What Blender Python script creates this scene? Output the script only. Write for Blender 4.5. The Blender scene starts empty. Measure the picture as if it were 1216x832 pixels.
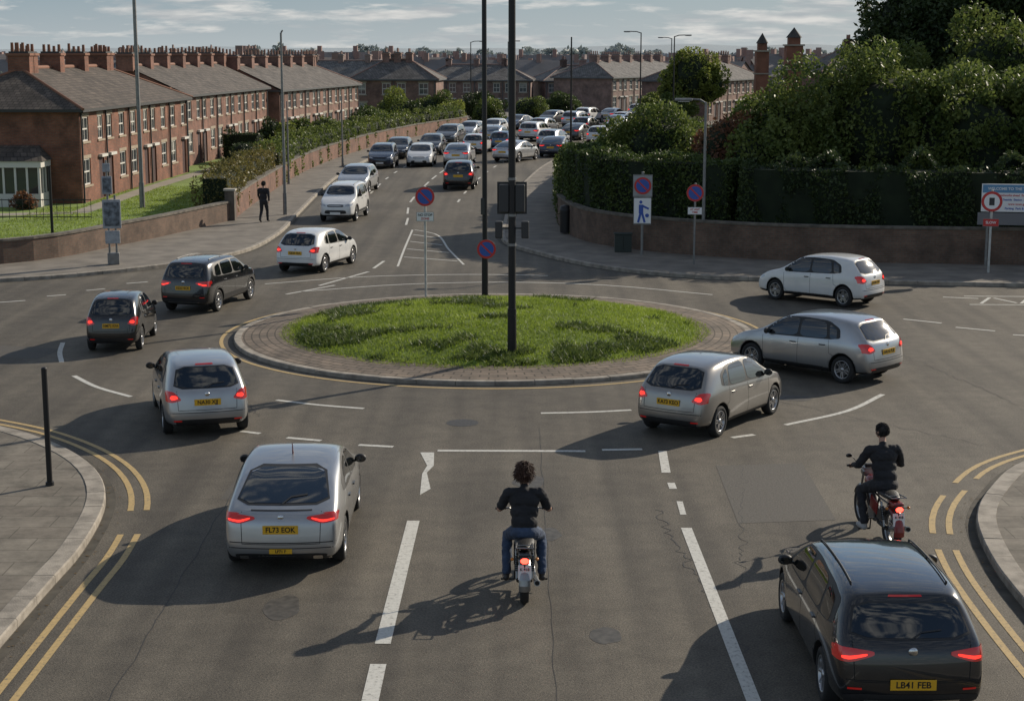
import bpy, bmesh, math, random
import numpy as np
from mathutils import Vector, Matrix, noise
from mathutils.bvhtree import BVHTree
from mathutils.geometry import tessellate_polygon
R=math.radians
random.seed(7); rng=np.random.default_rng(7)
scene=bpy.context.scene
COL=scene.collection

# ---------------------------------------------------------------- materials
MATS={}
def nd(nt,t,**kw):
    n=nt.nodes.new(t)
    for k,v in kw.items(): setattr(n,k,v)
    return n
def base_mat(name):
    m=bpy.data.materials.new(name); m.use_nodes=True
    nt=m.node_tree; p=nt.nodes['Principled BSDF']
    return m,nt,p
def c4(c): return (c[0],c[1],c[2],1)
def M(name,col,rough=.8,metal=0,var=0.,vs=3.,bump=0.,bs=60.,coat=0.,emit=None,es=0.,spec=.5,col2=None,detail=4):
    if name in MATS: return MATS[name]
    m,nt,p=base_mat(name)
    p.inputs['Base Color'].default_value=c4(col)
    p.inputs['Roughness'].default_value=rough
    p.inputs['Metallic'].default_value=metal
    p.inputs['Specular IOR Level'].default_value=spec
    p.inputs['Coat Weight'].default_value=coat
    p.inputs['Coat Roughness'].default_value=.03
    if emit:
        p.inputs['Emission Color'].default_value=c4(emit); p.inputs['Emission Strength'].default_value=es
        try: m.cycles.emission_sampling='NONE'
        except Exception: pass
    geo=nd(nt,'ShaderNodeNewGeometry')
    if var>0 or col2:
        n=nd(nt,'ShaderNodeTexNoise'); n.inputs['Scale'].default_value=vs; n.inputs['Detail'].default_value=detail
        nt.links.new(geo.outputs['Position'],n.inputs['Vector'])
        r=nd(nt,'ShaderNodeValToRGB'); r.color_ramp.elements[0].position=.32; r.color_ramp.elements[1].position=.68
        a=[max(0,x*(1-var)) for x in col]; b=[x*(1+var) for x in (col2 or col)]
        r.color_ramp.elements[0].color=c4(a); r.color_ramp.elements[1].color=c4(b)
        nt.links.new(n.outputs['Fac'],r.inputs['Fac']); nt.links.new(r.outputs['Color'],p.inputs['Base Color'])
    if bump>0:
        n=nd(nt,'ShaderNodeTexNoise'); n.inputs['Scale'].default_value=bs; n.inputs['Detail'].default_value=2
        nt.links.new(geo.outputs['Position'],n.inputs['Vector'])
        b=nd(nt,'ShaderNodeBump'); b.inputs['Strength'].default_value=bump; b.inputs['Distance'].default_value=.02
        nt.links.new(n.outputs['Fac'],b.inputs['Height']); nt.links.new(b.outputs['Normal'],p.inputs['Normal'])
    MATS[name]=m; return m

def leafmat(name,c1,c2,trans=.35,vs=1.2):
    if name in MATS: return MATS[name]
    m,nt,p=base_mat(name)
    out=nt.nodes['Material Output']
    geo=nd(nt,'ShaderNodeNewGeometry')
    n=nd(nt,'ShaderNodeTexNoise'); n.inputs['Scale'].default_value=vs; n.inputs['Detail'].default_value=1
    n2=nd(nt,'ShaderNodeTexNoise'); n2.inputs['Scale'].default_value=14; n2.inputs['Detail'].default_value=0
    nt.links.new(geo.outputs['Position'],n.inputs['Vector']); nt.links.new(geo.outputs['Position'],n2.inputs['Vector'])
    ad=nd(nt,'ShaderNodeMath',operation='ADD'); nt.links.new(n.outputs['Fac'],ad.inputs[0]); nt.links.new(n2.outputs['Fac'],ad.inputs[1])
    mu=nd(nt,'ShaderNodeMath',operation='MULTIPLY'); nt.links.new(ad.outputs[0],mu.inputs[0]); mu.inputs[1].default_value=.5
    r=nd(nt,'ShaderNodeValToRGB'); r.color_ramp.elements[0].position=.36; r.color_ramp.elements[1].position=.64
    r.color_ramp.elements[0].color=c4(c1); r.color_ramp.elements[1].color=c4(c2)
    nt.links.new(mu.outputs[0],r.inputs['Fac']); nt.links.new(r.outputs['Color'],p.inputs['Base Color'])
    p.inputs['Roughness'].default_value=.5; p.inputs['Specular IOR Level'].default_value=.3
    t=nd(nt,'ShaderNodeBsdfTranslucent'); nt.links.new(r.outputs['Color'],t.inputs['Color'])
    mx=nd(nt,'ShaderNodeMixShader'); mx.inputs[0].default_value=trans
    nt.links.new(p.outputs[0],mx.inputs[1]); nt.links.new(t.outputs[0],mx.inputs[2]); nt.links.new(mx.outputs[0],out.inputs['Surface'])
    MATS[name]=m; return m

def asphalt_mat():
    m,nt,p=base_mat('asphalt')
    geo=nd(nt,'ShaderNodeNewGeometry')
    def noi(scale,detail=3,vec=None,rough=.5):
        n=nd(nt,'ShaderNodeTexNoise'); n.inputs['Scale'].default_value=scale; n.inputs['Detail'].default_value=detail; n.inputs['Roughness'].default_value=rough
        nt.links.new(vec or geo.outputs['Position'],n.inputs['Vector']); return n
    def ramp(src,p0,c0,p1,c1):
        r=nd(nt,'ShaderNodeValToRGB'); e=r.color_ramp.elements
        e[0].position=p0;e[1].position=p1;e[0].color=c4(c0);e[1].color=c4(c1)
        nt.links.new(src,r.inputs['Fac']); return r.outputs['Color']
    def mul(a,b):
        x=nd(nt,'ShaderNodeMix',data_type='RGBA',blend_type='MULTIPLY'); x.inputs[0].default_value=1
        nt.links.new(a,x.inputs[6]); nt.links.new(b,x.inputs[7]); return x.outputs[2]
    big=ramp(noi(.16,4,rough=.6).outputs['Fac'],.35,(.090,.080,.066),.65,(.128,.114,.093))
    fine=ramp(noi(34,3,rough=.85).outputs['Fac'],.34,(.45,.45,.45),.68,(1.62,1.58,1.52))
    mp=nd(nt,'ShaderNodeMapping'); mp.inputs['Scale'].default_value=(1.6,.06,1); nt.links.new(geo.outputs['Position'],mp.inputs['Vector'])
    st=ramp(noi(1,2,mp.outputs['Vector']).outputs['Fac'],.35,(.76,.76,.76),.65,(1.16,1.16,1.14))
    mid=ramp(noi(2.2,4,rough=.7).outputs['Fac'],.35,(.82,.82,.82),.62,(1.08,1.08,1.08))
    c=mul(mul(mul(big,fine),st),mid)
    nt.links.new(c,p.inputs['Base Color'])
    p.inputs['Roughness'].default_value=.78
    p.inputs['Specular IOR Level'].default_value=.35
    b=nd(nt,'ShaderNodeBump'); b.inputs['Strength'].default_value=.6; b.inputs['Distance'].default_value=.014
    nt.links.new(noi(55,2,rough=.7).outputs['Fac'],b.inputs['Height']); nt.links.new(b.outputs['Normal'],p.inputs['Normal'])
    return m
def paint_line_mat(name,col):
    m,nt,p=base_mat(name)
    geo=nd(nt,'ShaderNodeNewGeometry')
    n=nd(nt,'ShaderNodeTexNoise'); n.inputs['Scale'].default_value=14; n.inputs['Detail'].default_value=6; n.inputs['Roughness'].default_value=.8
    nt.links.new(geo.outputs['Position'],n.inputs['Vector'])
    r=nd(nt,'ShaderNodeValToRGB'); e=r.color_ramp.elements
    e[0].position=.33; e[0].color=(.13,.118,.1,1); e[1].position=.45; e[1].color=c4([c*.8 for c in col])
    x=e.new(.7); x.color=c4(col)
    nt.links.new(n.outputs['Fac'],r.inputs['Fac']); nt.links.new(r.outputs['Color'],p.inputs['Base Color'])
    p.inputs['Roughness'].default_value=.7
    return m
def brick_mat(name,c1,c2,mortar,haze=0,bw=.225,rh=.075,ms=.012):
    m,nt,p=base_mat(name)
    uv=nd(nt,'ShaderNodeUVMap')
    b=nd(nt,'ShaderNodeTexBrick'); b.inputs['Scale'].default_value=1; b.inputs['Brick Width'].default_value=bw; b.inputs['Row Height'].default_value=rh; b.inputs['Mortar Size'].default_value=ms
    b.inputs['Color1'].default_value=c4(c1); b.inputs['Color2'].default_value=c4(c2); b.inputs['Mortar'].default_value=c4(mortar)
    nt.links.new(uv.outputs[0],b.inputs['Vector'])
    geo=nd(nt,'ShaderNodeNewGeometry')
    n=nd(nt,'ShaderNodeTexNoise'); n.inputs['Scale'].default_value=1.1; n.inputs['Detail'].default_value=6; n.inputs['Roughness'].default_value=.7
    nt.links.new(geo.outputs['Position'],n.inputs['Vector'])
    r=nd(nt,'ShaderNodeValToRGB'); e=r.color_ramp.elements; e[0].position=.32; e[1].position=.68; e[0].color=(.5,.5,.5,1); e[1].color=(1.3,1.26,1.22,1)
    nt.links.new(n.outputs['Fac'],r.inputs['Fac'])
    x=nd(nt,'ShaderNodeMix',data_type='RGBA',blend_type='MULTIPLY'); x.inputs[0].default_value=1
    nt.links.new(b.outputs['Color'],x.inputs[6]); nt.links.new(r.outputs['Color'],x.inputs[7]); nt.links.new(x.outputs[2],p.inputs['Base Color'])
    p.inputs['Roughness'].default_value=.9
    return m
def roof_mat(name,c):
    return brick_mat(name,[x*.75 for x in c],[x*1.3 for x in c],[x*.45 for x in c],bw=.3,rh=.28,ms=.025)
ASPH=asphalt_mat()
WHITEL=paint_line_mat('white_line_paint',(.62,.61,.56)); YELL=paint_line_mat('yellow_line_paint',(.52,.37,.16))
CONC=M('kerb_concrete',(.28,.25,.21),.9,var=.3,vs=4,bump=.3,bs=40)
BLACKM=M('black_metal',(.015,.015,.016),.45,.3)
GREYM=M('galvanised_metal',(.22,.22,.215),.5,.6,var=.15,vs=6)
REDS=M('sign_red',(.50,.03,.03),.4); BLUES=M('sign_blue',(.03,.09,.38),.4); WHITES=M('sign_white',(.75,.75,.75),.4); DARKS=M('sign_dark',(.03,.03,.035),.5)
STONE=M('stone_trim',(.38,.35,.30),.85,var=.15,vs=5)

# ---------------------------------------------------------------- builder
class Bd:
    def __init__(s): s.v=[];s.f=[];s.mi=[];s.sm=[];s.uv=[];s.mats=[]
    def m(s,mat):
        if mat not in s.mats: s.mats.append(mat)
        return s.mats.index(mat)
    def add(s,vs,fs,mat,smooth=False,uvs=None):
        o=len(s.v); s.v+= [tuple(x) for x in vs]; k=s.m(mat)
        for i,f in enumerate(fs):
            s.f.append([o+j for j in f]); s.mi.append(k); s.sm.append(smooth); s.uv.append(uvs[i] if uvs else None)
    def tube(s,p0,p1,r0,mat,r1=None,n=12,cap=True):
        p0=Vector(p0);p1=Vector(p1); r1=r0 if r1 is None else r1
        d=(p1-p0).normalized(); a=d.orthogonal().normalized(); b=d.cross(a)
        vs=[]
        for p,r in ((p0,r0),(p1,r1)):
            for i in range(n):
                t=2*math.pi*i/n; vs.append(p+a*math.cos(t)*r+b*math.sin(t)*r)
        s.add(vs,[(i,(i+1)%n,n+(i+1)%n,n+i) for i in range(n)],mat,True)
        if cap: s.add(vs,[list(range(n))[::-1],list(range(n,2*n))],mat)
    def path(s,pts,r,mat,n=8,rs=None):
        for i in range(len(pts)-1):
            a=rs[i] if rs else r; b=rs[i+1] if rs else r
            s.tube(pts[i],pts[i+1],a,mat,b,n)
    def box(s,c,size,mat,rot=None,bev=0):
        c=Vector(c); hx,hy,hz=[x/2 for x in size]
        if bev>0:
            bm=bmesh.new(); bmesh.ops.create_cube(bm,size=1)
            for v in bm.verts: v.co=Vector((v.co.x*size[0],v.co.y*size[1],v.co.z*size[2]))
            bmesh.ops.bevel(bm,geom=bm.edges[:],offset=bev,segments=2,affect='EDGES',profile=.5)
            vs=[v.co.copy() for v in bm.verts]; bm.verts.index_update(); fs=[[v.index for v in f.verts] for f in bm.faces]; bm.free()
        else:
            vs=[Vector((x,y,z)) for x in(-hx,hx) for y in(-hy,hy) for z in(-hz,hz)]
            fs=[(0,1,3,2),(4,6,7,5),(0,4,5,1),(2,3,7,6),(0,2,6,4),(1,5,7,3)]
        if rot: vs=[rot@v for v in vs]
        s.add([v+c for v in vs],fs,mat)
    def ell(s,c,r,mat,rot=None,nu=16,nv=10):
        c=Vector(c); vs=[];fs=[]
        for j in range(nv+1):
            ph=math.pi*j/nv
            for i in range(nu):
                t=2*math.pi*i/nu
                v=Vector((r[0]*math.sin(ph)*math.cos(t),r[1]*math.sin(ph)*math.sin(t),r[2]*math.cos(ph)))
                if rot: v=rot@v
                vs.append(v+c)
        for j in range(nv):
            for i in range(nu):
                fs.append((j*nu+i,(j+1)*nu+i,(j+1)*nu+(i+1)%nu,j*nu+(i+1)%nu))
        s.add(vs,fs,mat,True)
    def lathe(s,prof,mat,axis='X',c=(0,0,0),n=28,smooth=True):
        c=Vector(c);vs=[];fs=[];m=len(prof)
        for i in range(n):
            t=2*math.pi*i/n
            for (x,r) in prof:
                if axis=='X': v=Vector((x,r*math.cos(t),r*math.sin(t)))
                elif axis=='Y': v=Vector((r*math.cos(t),x,r*math.sin(t)))
                else: v=Vector((r*math.cos(t),r*math.sin(t),x))
                vs.append(v+c)
        for i in range(n):
            for j in range(m-1):
                fs.append((i*m+j,((i+1)%n)*m+j,((i+1)%n)*m+j+1,i*m+j+1))
        s.add(vs,fs,mat,smooth)
    def disc(s,c,r,th,mat,n=32):
        s.lathe([(0,0.0001),(0,r),(-th,r),(-th,.0001)],mat,'Y',(c[0],c[1],c[2]),n,False)
    def mesh(s,name):
        me=bpy.data.meshes.new(name); me.from_pydata(s.v,[],s.f)
        for m in s.mats: me.materials.append(m)
        me.polygons.foreach_set('material_index',s.mi); me.polygons.foreach_set('use_smooth',s.sm)
        if any(u is not None for u in s.uv):
            l=me.uv_layers.new(name='UVMap')
            for p,u in zip(me.polygons,s.uv):
                if u is not None:
                    for k,li in enumerate(p.loop_indices): l.data[li].uv=u[k]
        me.update(); return me
    def obj(s,name,parent=None,loc=None,rz=0):
        o=bpy.data.objects.new(name,s.mesh(name)); COL.objects.link(o)
        if parent: o.parent=parent
        if loc is not None: o.location=loc
        o.rotation_euler[2]=rz
        return o
def empty(name,loc=(0,0,0),rz=0):
    e=bpy.data.objects.new(name,None); e.location=loc; e.rotation_euler[2]=rz; e.empty_display_size=.3; COL.objects.link(e); return e
def mobj(name,me,parent=None,loc=(0,0,0)):
    o=bpy.data.objects.new(name,me); COL.objects.link(o); o.location=loc
    if parent: o.parent=parent
    return o
TXT={}
def text_mesh(s,size,mat):
    k=(s,size,mat.name)
    if k in TXT: return TXT[k]
    cu=bpy.data.curves.new('txt','FONT'); cu.body=s; cu.size=size; cu.align_x='CENTER'; cu.align_y='CENTER'; cu.extrude=.002; cu.offset=size*.02
    o=bpy.data.objects.new('txt',cu); COL.objects.link(o)
    dg=bpy.context.evaluated_depsgraph_get(); me=bpy.data.meshes.new_from_object(o.evaluated_get(dg)); me.name='lettering'
    me.materials.clear(); me.materials.append(mat)
    bpy.data.objects.remove(o); TXT[k]=me; return me
def text(s,size,mat,loc,parent,rz=0,name='lettering'):
    o=mobj(name,text_mesh(s,size,mat),parent,loc); o.rotation_euler=(R(90),0,rz); return o

# ---------------------------------------------------------------- 2D helpers
def crom(pts,step=.8):
    P=[Vector(p) for p in pts]; out=[]
    for i in range(len(P)-1):
        a=P[max(i-1,0)];b=P[i];c=P[i+1];d=P[min(i+2,len(P)-1)]
        L=(c-b).length; n=max(1,min(40,int(L/step)))
        for k in range(n):
            t=k/n
            ab=max((b-a).length,1e-3)**.5; bc=L**.5; cd=max((d-c).length,1e-3)**.5
            m1=((c-b)/bc-(c-a)/(ab+bc)+(b-a)/ab)*bc if (b-a).length>1e-6 else (c-b)
            m2=((d-c)/cd-(d-b)/(bc+cd)+(c-b)/bc)*bc if (d-c).length>1e-6 else (c-b)
            out.append((2*t**3-3*t*t+1)*b+(t**3-2*t*t+t)*m1+(-2*t**3+3*t*t)*c+(t**3-t*t)*m2)
    out.append(P[-1]); return out
def offs(pts,d):
    out=[];n=len(pts)
    for i in range(n):
        a=pts[max(i-1,0)];b=pts[min(i+1,n-1)]
        t=(b-a).normalized(); out.append(pts[i]+Vector((-t.y,t.x))*d)
    return out
def ribbon(b,pts,w,z,mat):
    pts=[Vector(p) for p in pts]
    l=offs(pts,w/2);r=offs(pts,-w/2);n=len(pts)
    vs=[(p.x,p.y,z) for p in l]+[(p.x,p.y,z) for p in r]
    b.add(vs,[(i,n+i,n+i+1,i+1) for i in range(n-1)],mat)
def arc(c,r,a0,a1,n=16): return [Vector((c[0]+r*math.cos(R(a0+(a1-a0)*i/n)),c[1]+r*math.sin(R(a0+(a1-a0)*i/n)))) for i in range(n+1)]
def seg_by_len(pts,s0,s1):
    out=[];acc=0
    for i in range(len(pts)-1):
        a,b=pts[i],pts[i+1];L=(b-a).length
        if acc+L>=s0 and acc<=s1:
            if not out: out.append(a.lerp(b,max(0,(s0-acc)/L)))
            if acc+L>=s1: out.append(a.lerp(b,(s1-acc)/L)); return out
            out.append(b.copy())
        acc+=L
    return out
def polylen(p): return sum((p[i+1]-p[i]).length for i in range(len(p)-1))
def flat(name,pts,z,mat,skirt=0):
    tri=tessellate_polygon([[Vector((p[0],p[1],0)) for p in pts]])
    b=Bd(); vs=[(p[0],p[1],z) for p in pts]; b.add(vs,[t for t in tri],mat)
    o=b.obj(name)
    bm=bmesh.new(); bm.from_mesh(o.data); bmesh.ops.recalc_face_normals(bm,faces=bm.faces)
    up=[f for f in bm.faces if f.normal.z<0]
    if up: bmesh.ops.reverse_faces(bm,faces=up)
    bm.to_mesh(o.data); bm.free(); return o

# ---------------------------------------------------------------- GROUND
def gz(y): return float(np.interp(y,[0,200,240,420,4000],[-.05,-.05,-1.6,-3,-3]))
GR=M('distant_grassland',(.10,.125,.06),.95,var=.4,vs=.02)
b=Bd(); ys=[-60,0,100,200,215,240,300,420,800,1500,4500]; xs=[-3000,-1000,-300,-100,0,100,300,1000,3000]
b.add([(x,y,gz(y)) for y in ys for x in xs],[(j*9+i,j*9+i+1,(j+1)*9+i+1,(j+1)*9+i) for j in range(len(ys)-1) for i in range(8)],GR)
b.obj('ground')
flat('road',[(-110,-12),(110,-12),(110,205),(-110,205)],0,ASPH)

KL=crom([(-110,46),(-60,48),(-30,50.5),(-16.7,53),(-13.6,55.1),(-11.3,57.8),(-10,61),(-9.56,66.7),(-9.83,75.6),(-10.2,87),(-10.4,100.3),(-9.84,114.6),(-8.4,128.8),(-5.8,145.6),(-1.5,162),(8,185),(18,204)])
KR=crom([(110,46),(60,48),(30,50.5),(16.3,51.85),(10.73,52.8),(5.93,54),(3.26,56.2),(1.0,60.2),(-.26,63.75),(-.45,68),(-.37,71.8),(-.13,82),(.83,95.7),(2.37,110),(5.3,126.6),(8.9,142.7),(14,160),(25,185),(36,204)])
NL=crom([(-6.45,-12),(-6.45,10),(-6.45,21.7),(-6.45,23.7),(-6.73,26.25),(-7.23,27.87),(-7.92,29.2),(-9,30.6),(-10.1,31.6),(-13,33.2),(-20,35),(-40,37),(-110,37)],.4)
NR=crom([(6.9,-12),(6.9,10),(6.9,21),(7.05,23.3),(7.42,25.3),(8.13,27.0),(9.34,28.9),(13,31.3),(20,33.3),(40,35.5),(110,36)],.4)
def slab_mat():
    m,nt,p=base_mat('paving_slabs')
    geo=nd(nt,'ShaderNodeNewGeometry')
    b=nd(nt,'ShaderNodeTexBrick'); b.inputs['Scale'].default_value=1; b.inputs['Brick Width'].default_value=.9; b.inputs['Row Height'].default_value=.6; b.inputs['Mortar Size'].default_value=.010
    b.inputs['Color1'].default_value=(.175,.152,.126,1); b.inputs['Color2'].default_value=(.20,.178,.148,1); b.inputs['Mortar'].default_value=(.10,.088,.07,1)
    nt.links.new(geo.outputs['Position'],b.inputs['Vector'])
    n=nd(nt,'ShaderNodeTexNoise'); n.inputs['Scale'].default_value=1.4; n.inputs['Detail'].default_value=7; n.inputs['Roughness'].default_value=.75
    nt.links.new(geo.outputs['Position'],n.inputs['Vector'])
    r=nd(nt,'ShaderNodeValToRGB'); e=r.color_ramp.elements; e[0].position=.32; e[1].position=.68; e[0].color=(.45,.45,.43,1); e[1].color=(1.25,1.25,1.22,1)
    nt.links.new(n.outputs['Fac'],r.inputs['Fac'])
    x=nd(nt,'ShaderNodeMix',data_type='RGBA',blend_type='MULTIPLY'); x.inputs[0].default_value=1
    nt.links.new(b.outputs['Color'],x.inputs[6]); nt.links.new(r.outputs['Color'],x.inputs[7]); nt.links.new(x.outputs[2],p.inputs['Base Color'])
    p.inputs['Roughness'].default_value=.9
    return m
PAV=slab_mat()
TARPAV=M('pavement_tarmac',(.175,.155,.13),.9,var=.25,vs=1.2,bump=.3,bs=50,detail=6)
flat('pavement',[p for p in offs(KL,.16)]+[Vector((-110,204))],.12,TARPAV)
flat('pavement',[p for p in offs(KR,-.16)]+[Vector((110,204))],.12,TARPAV)
flat('pavement',[p for p in offs(NL,.3)]+[Vector((-110,-12))],.12,PAV)
flat('pavement',[p for p in offs(NR,-.3)]+[Vector((110,-12))],.12,PAV)
def kerb(name,line,w,side,maxlen=1e9,stone=.9,z=.13):
    b=Bd(); T=polylen(line); s=0
    while s<min(T,maxlen)-.05:
        e=min(s+stone-.012,T)
        sg=seg_by_len(line,s,e)
        if len(sg)>1:
            a=sg; c=offs(sg,w*side); n=len(a); zz=z+random.uniform(-.005,.005)
            ch=.02
            a2=offs(sg,ch*side)
            vs=[(p.x,p.y,-.02) for p in a]+[(p.x,p.y,zz-ch) for p in a]+[(p.x,p.y,zz) for p in a2]+[(p.x,p.y,zz) for p in c]+[(p.x,p.y,.0) for p in c]
            fs=[(k*n+i,k*n+i+1,(k+1)*n+i+1,(k+1)*n+i) for k in range(4) for i in range(n-1)]
            fs+=[(0,n,2*n,3*n,4*n),(n-1,2*n-1,3*n-1,4*n-1,5*n-1)]
            b.add(vs,fs,CONC)
        s+=stone
    return b.obj(name)
kerb('kerb',KL,.16,1); kerb('kerb',KR,.16,-1); kerb('kerb',NL,.3,1); kerb('kerb',NR,.3,-1)
GR2=M('gutter_grime',(.065,.058,.046),.95,var=.35,vs=3)
b=Bd()
for l,s in ((KL,-1),(KR,1),(NL,-1),(NR,1)): ribbon(b,offs(l,.09*s),.14,.003,GR2)
b.obj('gutter')
LFM=M('fallen_leaves',(.14,.09,.035),.9,var=.5,vs=20)
b=Bd()
for l,s in ((NL,-1),(NR,1)):
    T=polylen(l)
    for i in range(260):
        u=random.uniform(0,50); sg=seg_by_len(l,u,u+.2)
        if len(sg)<2: continue
        q=offs(sg,s*abs(random.gauss(.05,.12))+s*.03)[0]; a=random.random()*6.3; r_=random.uniform(.012,.03)
        b.add([(q.x+r_*math.cos(a+k*1.57),q.y+r_*math.sin(a+k*1.57)*.6,.008+.004*(k%2)) for k in range(4)],[(0,1,2,3)],LFM)
b.obj('fallen_leaf_litter')

# Roundabout ------------------------------------------------------
RC=(-.45,43.0)
circ=arc(RC,6.86,0,360,120)
kerb('roundabout_kerb',circ,.2,1,z=.1)
def ringpave():
    b=Bd(); n=120
    r0,r1=6.66,5.3
    PB=brick_mat('block_paving',(.21,.165,.125),(.155,.126,.10),(.075,.06,.045),bw=.4,rh=.2,ms=.02)
    for k in range(8):
        ra=r0+(r1-r0)*k/8; rb=r0+(r1-r0)*(k+1)/8
        for i in range(n):
            a0=2*math.pi*i/n;a1=2*math.pi*(i+1)/n
            za=.095+.01*k;zb=.095+.01*(k+1)
            vs=[(RC[0]+ra*math.cos(a0),RC[1]+ra*math.sin(a0),za),(RC[0]+ra*math.cos(a1),RC[1]+ra*math.sin(a1),za),(RC[0]+rb*math.cos(a1),RC[1]+rb*math.sin(a1),zb),(RC[0]+rb*math.cos(a0),RC[1]+rb*math.sin(a0),zb)]
            b.add(vs,[(0,1,2,3)],PB,uvs=[[(a0*6,ra),(a1*6,ra),(a1*6,rb),(a0*6,rb)]])
    return b.obj('roundabout_apron')
ringpave()
def mound_z(x,y):
    d=math.hypot(x-RC[0],y-RC[1])/5.55
    return .13+.46*max(0,1-d**2.4)+.04*noise.noise(Vector((x*.7,y*.7,0)))*(1 if d<.95 else 0)
SOIL=M('grass_soil',(.12,.17,.035),.95,var=.3,vs=2)
b=Bd(); n=96; rr=[0.001]+[5.55*k/16 for k in range(1,17)]
vs=[(RC[0]+r*math.cos(2*math.pi*i/n),RC[1]+r*math.sin(2*math.pi*i/n),mound_z(RC[0]+r*math.cos(2*math.pi*i/n),RC[1]+r*math.sin(2*math.pi*i/n))) for r in rr for i in range(n)]
b.add(vs,[(j*n+i,j*n+(i+1)%n,(j+1)*n+(i+1)%n,(j+1)*n+i) for j in range(16) for i in range(n)],SOIL,True)
island=b.obj('roundabout_mound')
def blades(name,pts,h,w,mat,lean=.4):
    N=len(pts); P=np.array(pts); a=rng.uniform(0,2*np.pi,N); H=h*rng.uniform(.5,1.4,N)
    dx=np.stack([np.cos(a),np.sin(a),np.zeros(N)],1)*w*rng.uniform(.6,1.4,(N,1))
    ln=rng.normal(0,lean,(N,2))*H[:,None]
    top=P+np.concatenate([ln,H[:,None]],1)
    V=np.stack([P-dx,P+dx,top],1).reshape(-1,3); F=np.arange(3*N).reshape(-1,3)
    me=bpy.data.meshes.new(name); me.from_pydata(V.tolist(),[],F.tolist()); me.materials.append(mat)
    return mobj(name,me)
GRASSM=leafmat('grass_blades',(.16,.225,.026),(.30,.38,.055),.5,.9)
pts=[]
while len(pts)<75000:
    t=random.random()*2*math.pi; r=(5.66+.07*noise.noise(Vector((math.cos(t)*6,math.sin(t)*6,1))))*math.sqrt(random.random())
    x=RC[0]+r*math.cos(t);y=RC[1]+r*math.sin(t); pts.append((x,y,mound_z(x,y)-.01))
blades('roundabout_grass',pts,.075,.012,GRASSM,.7)
WEEDM=leafmat('weed_leaves',(.06,.095,.022),(.14,.18,.055),.35,2)
pts=[]
while len(pts)<11000:
    x=random.uniform(-5.5,4.8);y=random.uniform(37.5,48.3)
    if math.hypot(x-RC[0],y-RC[1])<5.35 and noise.noise(Vector((x*.45,y*.8,3.3)))+.35*noise.noise(Vector((x*2,y*2,9)))>(.30 if y>41 else .06): pts.append((x,y,mound_z(x,y)))
blades('roundabout_weeds',pts,.12,.022,WEEDM,.7)
FLW=M('tiny_flowers',(.5,.46,.38),.7)
fb=Bd()
for p in random.sample(pts,90):
    s=.014; z=p[2]+random.uniform(.08,.14); fb.add([(p[0]-s,p[1],z-s),(p[0]+s,p[1],z-s),(p[0]+s,p[1]+.01,z+s),(p[0]-s,p[1]+.01,z+s)],[(0,1,2,3)],FLW)
fb.obj('wild_flowers')

# road markings ----------------------------------------------------
b=Bd(); Z=.005
def L(a,c,w=.12,n=8,mat=WHITEL): ribbon(b,[Vector(a).lerp(Vector(c),i/n) for i in range(n+1)],w,Z,mat)
L((-1.64,9),(-1.63,14.5),.2); L((-1.65,15.5),(-1.64,19.1),.2); L((-1.64,19.8),(-1.58,25.35),.2)
L((2.86,8),(2.75,24.95),.17)
L((2.78,25.7),(2.8,26.5),.1); L((2.77,27.3),(2.77,27.7),.13); L((2.75,28.4),(2.83,30.0),.16)
b.add([(-1.72,29.9,Z),(-1.46,29.9,Z),(-1.42,28.9,Z),(-1.52,28.4,Z),(-1.40,27.3,Z),(-1.56,26.9,Z),(-1.6,28.3,Z),(-1.54,28.9,Z)],[(0,7,2,1),(7,6,3,2),(6,5,4,3)],WHITEL)
for a,c in [((-5.37,31.65),(-4.96,31.45)),((-4.38,31.1),(-3.69,30.85)),((-2.93,30.5),(-2.26,30.35)),((-1.4,30.04),(1.38,30.0)),((1.7,30.1),(2.46,30.15)),((4.28,31.1),(4.75,31.35))]: L(a,c,.13)
for pts_ in [[(-11.6,41.7),(-11.3,40.3),(-10.9,39.0)],[(-10.16,37.3),(-9.3,36.0),(-8.3,34.95)],[(-5.08,34.6),(-4.1,34.1),(-3.12,33.75)],[(.6,33.3),(1.6,33.4),(2.5,33.6)],[(5.5,32.2),(7,33.5),(8.13,35.2)]]:
    ribbon(b,crom(pts_,.3),.12,Z,WHITEL)
for a,c in [((-15.4,48.6),(-14.7,49.0)),((-14.3,49.9),(-13.8,50.2)),((-13.4,51.1),(-12.9,51.5)),((-12.5,52.7),(-11.9,53.1)),((-11.0,54.6),(-10.5,55.4)),((11.0,45.5),(11.9,44.8)),((12.1,44.1),(13.0,43.5)),((13.3,42.9),(14.3,42.5)),((15,42),(16,41.6)),((8.4,46.3),(9.2,45.3)),((13.2,49.7),(14.2,49.4)),((9.5,44.6),(9.9,43.6))]: L(a,c,.11)
L((-7.0,50.3),(-5.7,52.3),.11); L((-6.2,52.2),(-4.9,55.6),.11); L((-4.8,56.5),(-4.6,58.5),.11)
ribbon(b,crom([(-6.6,50.9),(-3.5,52.5),(0,53),(3,52.3),(6.2,50.2)]),.1,Z,WHITEL)
ribbon(b,crom([(-8,52.6),(-5,54.3),(-1.5,54.9),(1.2,54.6)]),.1,Z,WHITEL)
zl=[(-4.0,57),(-4.1,62),(-4.2,69)]; zr=[(-1.7,57.5),(-2.4,62),(-3.2,67.5),(-4.1,69)]
ribbon(b,crom(zl),.08,Z,WHITEL); ribbon(b,crom(zr),.08,Z,WHITEL)
for i in range(4):
    y=58.5+i*2.5
    xl=float(np.interp(y+1.2,[p[1] for p in zl],[p[0] for p in zl])); xr=float(np.interp(y,[p[1] for p in zr],[p[0] for p in zr]))
    L((xl+.1,y+1.2),(xr-.1,y),.10)
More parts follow.
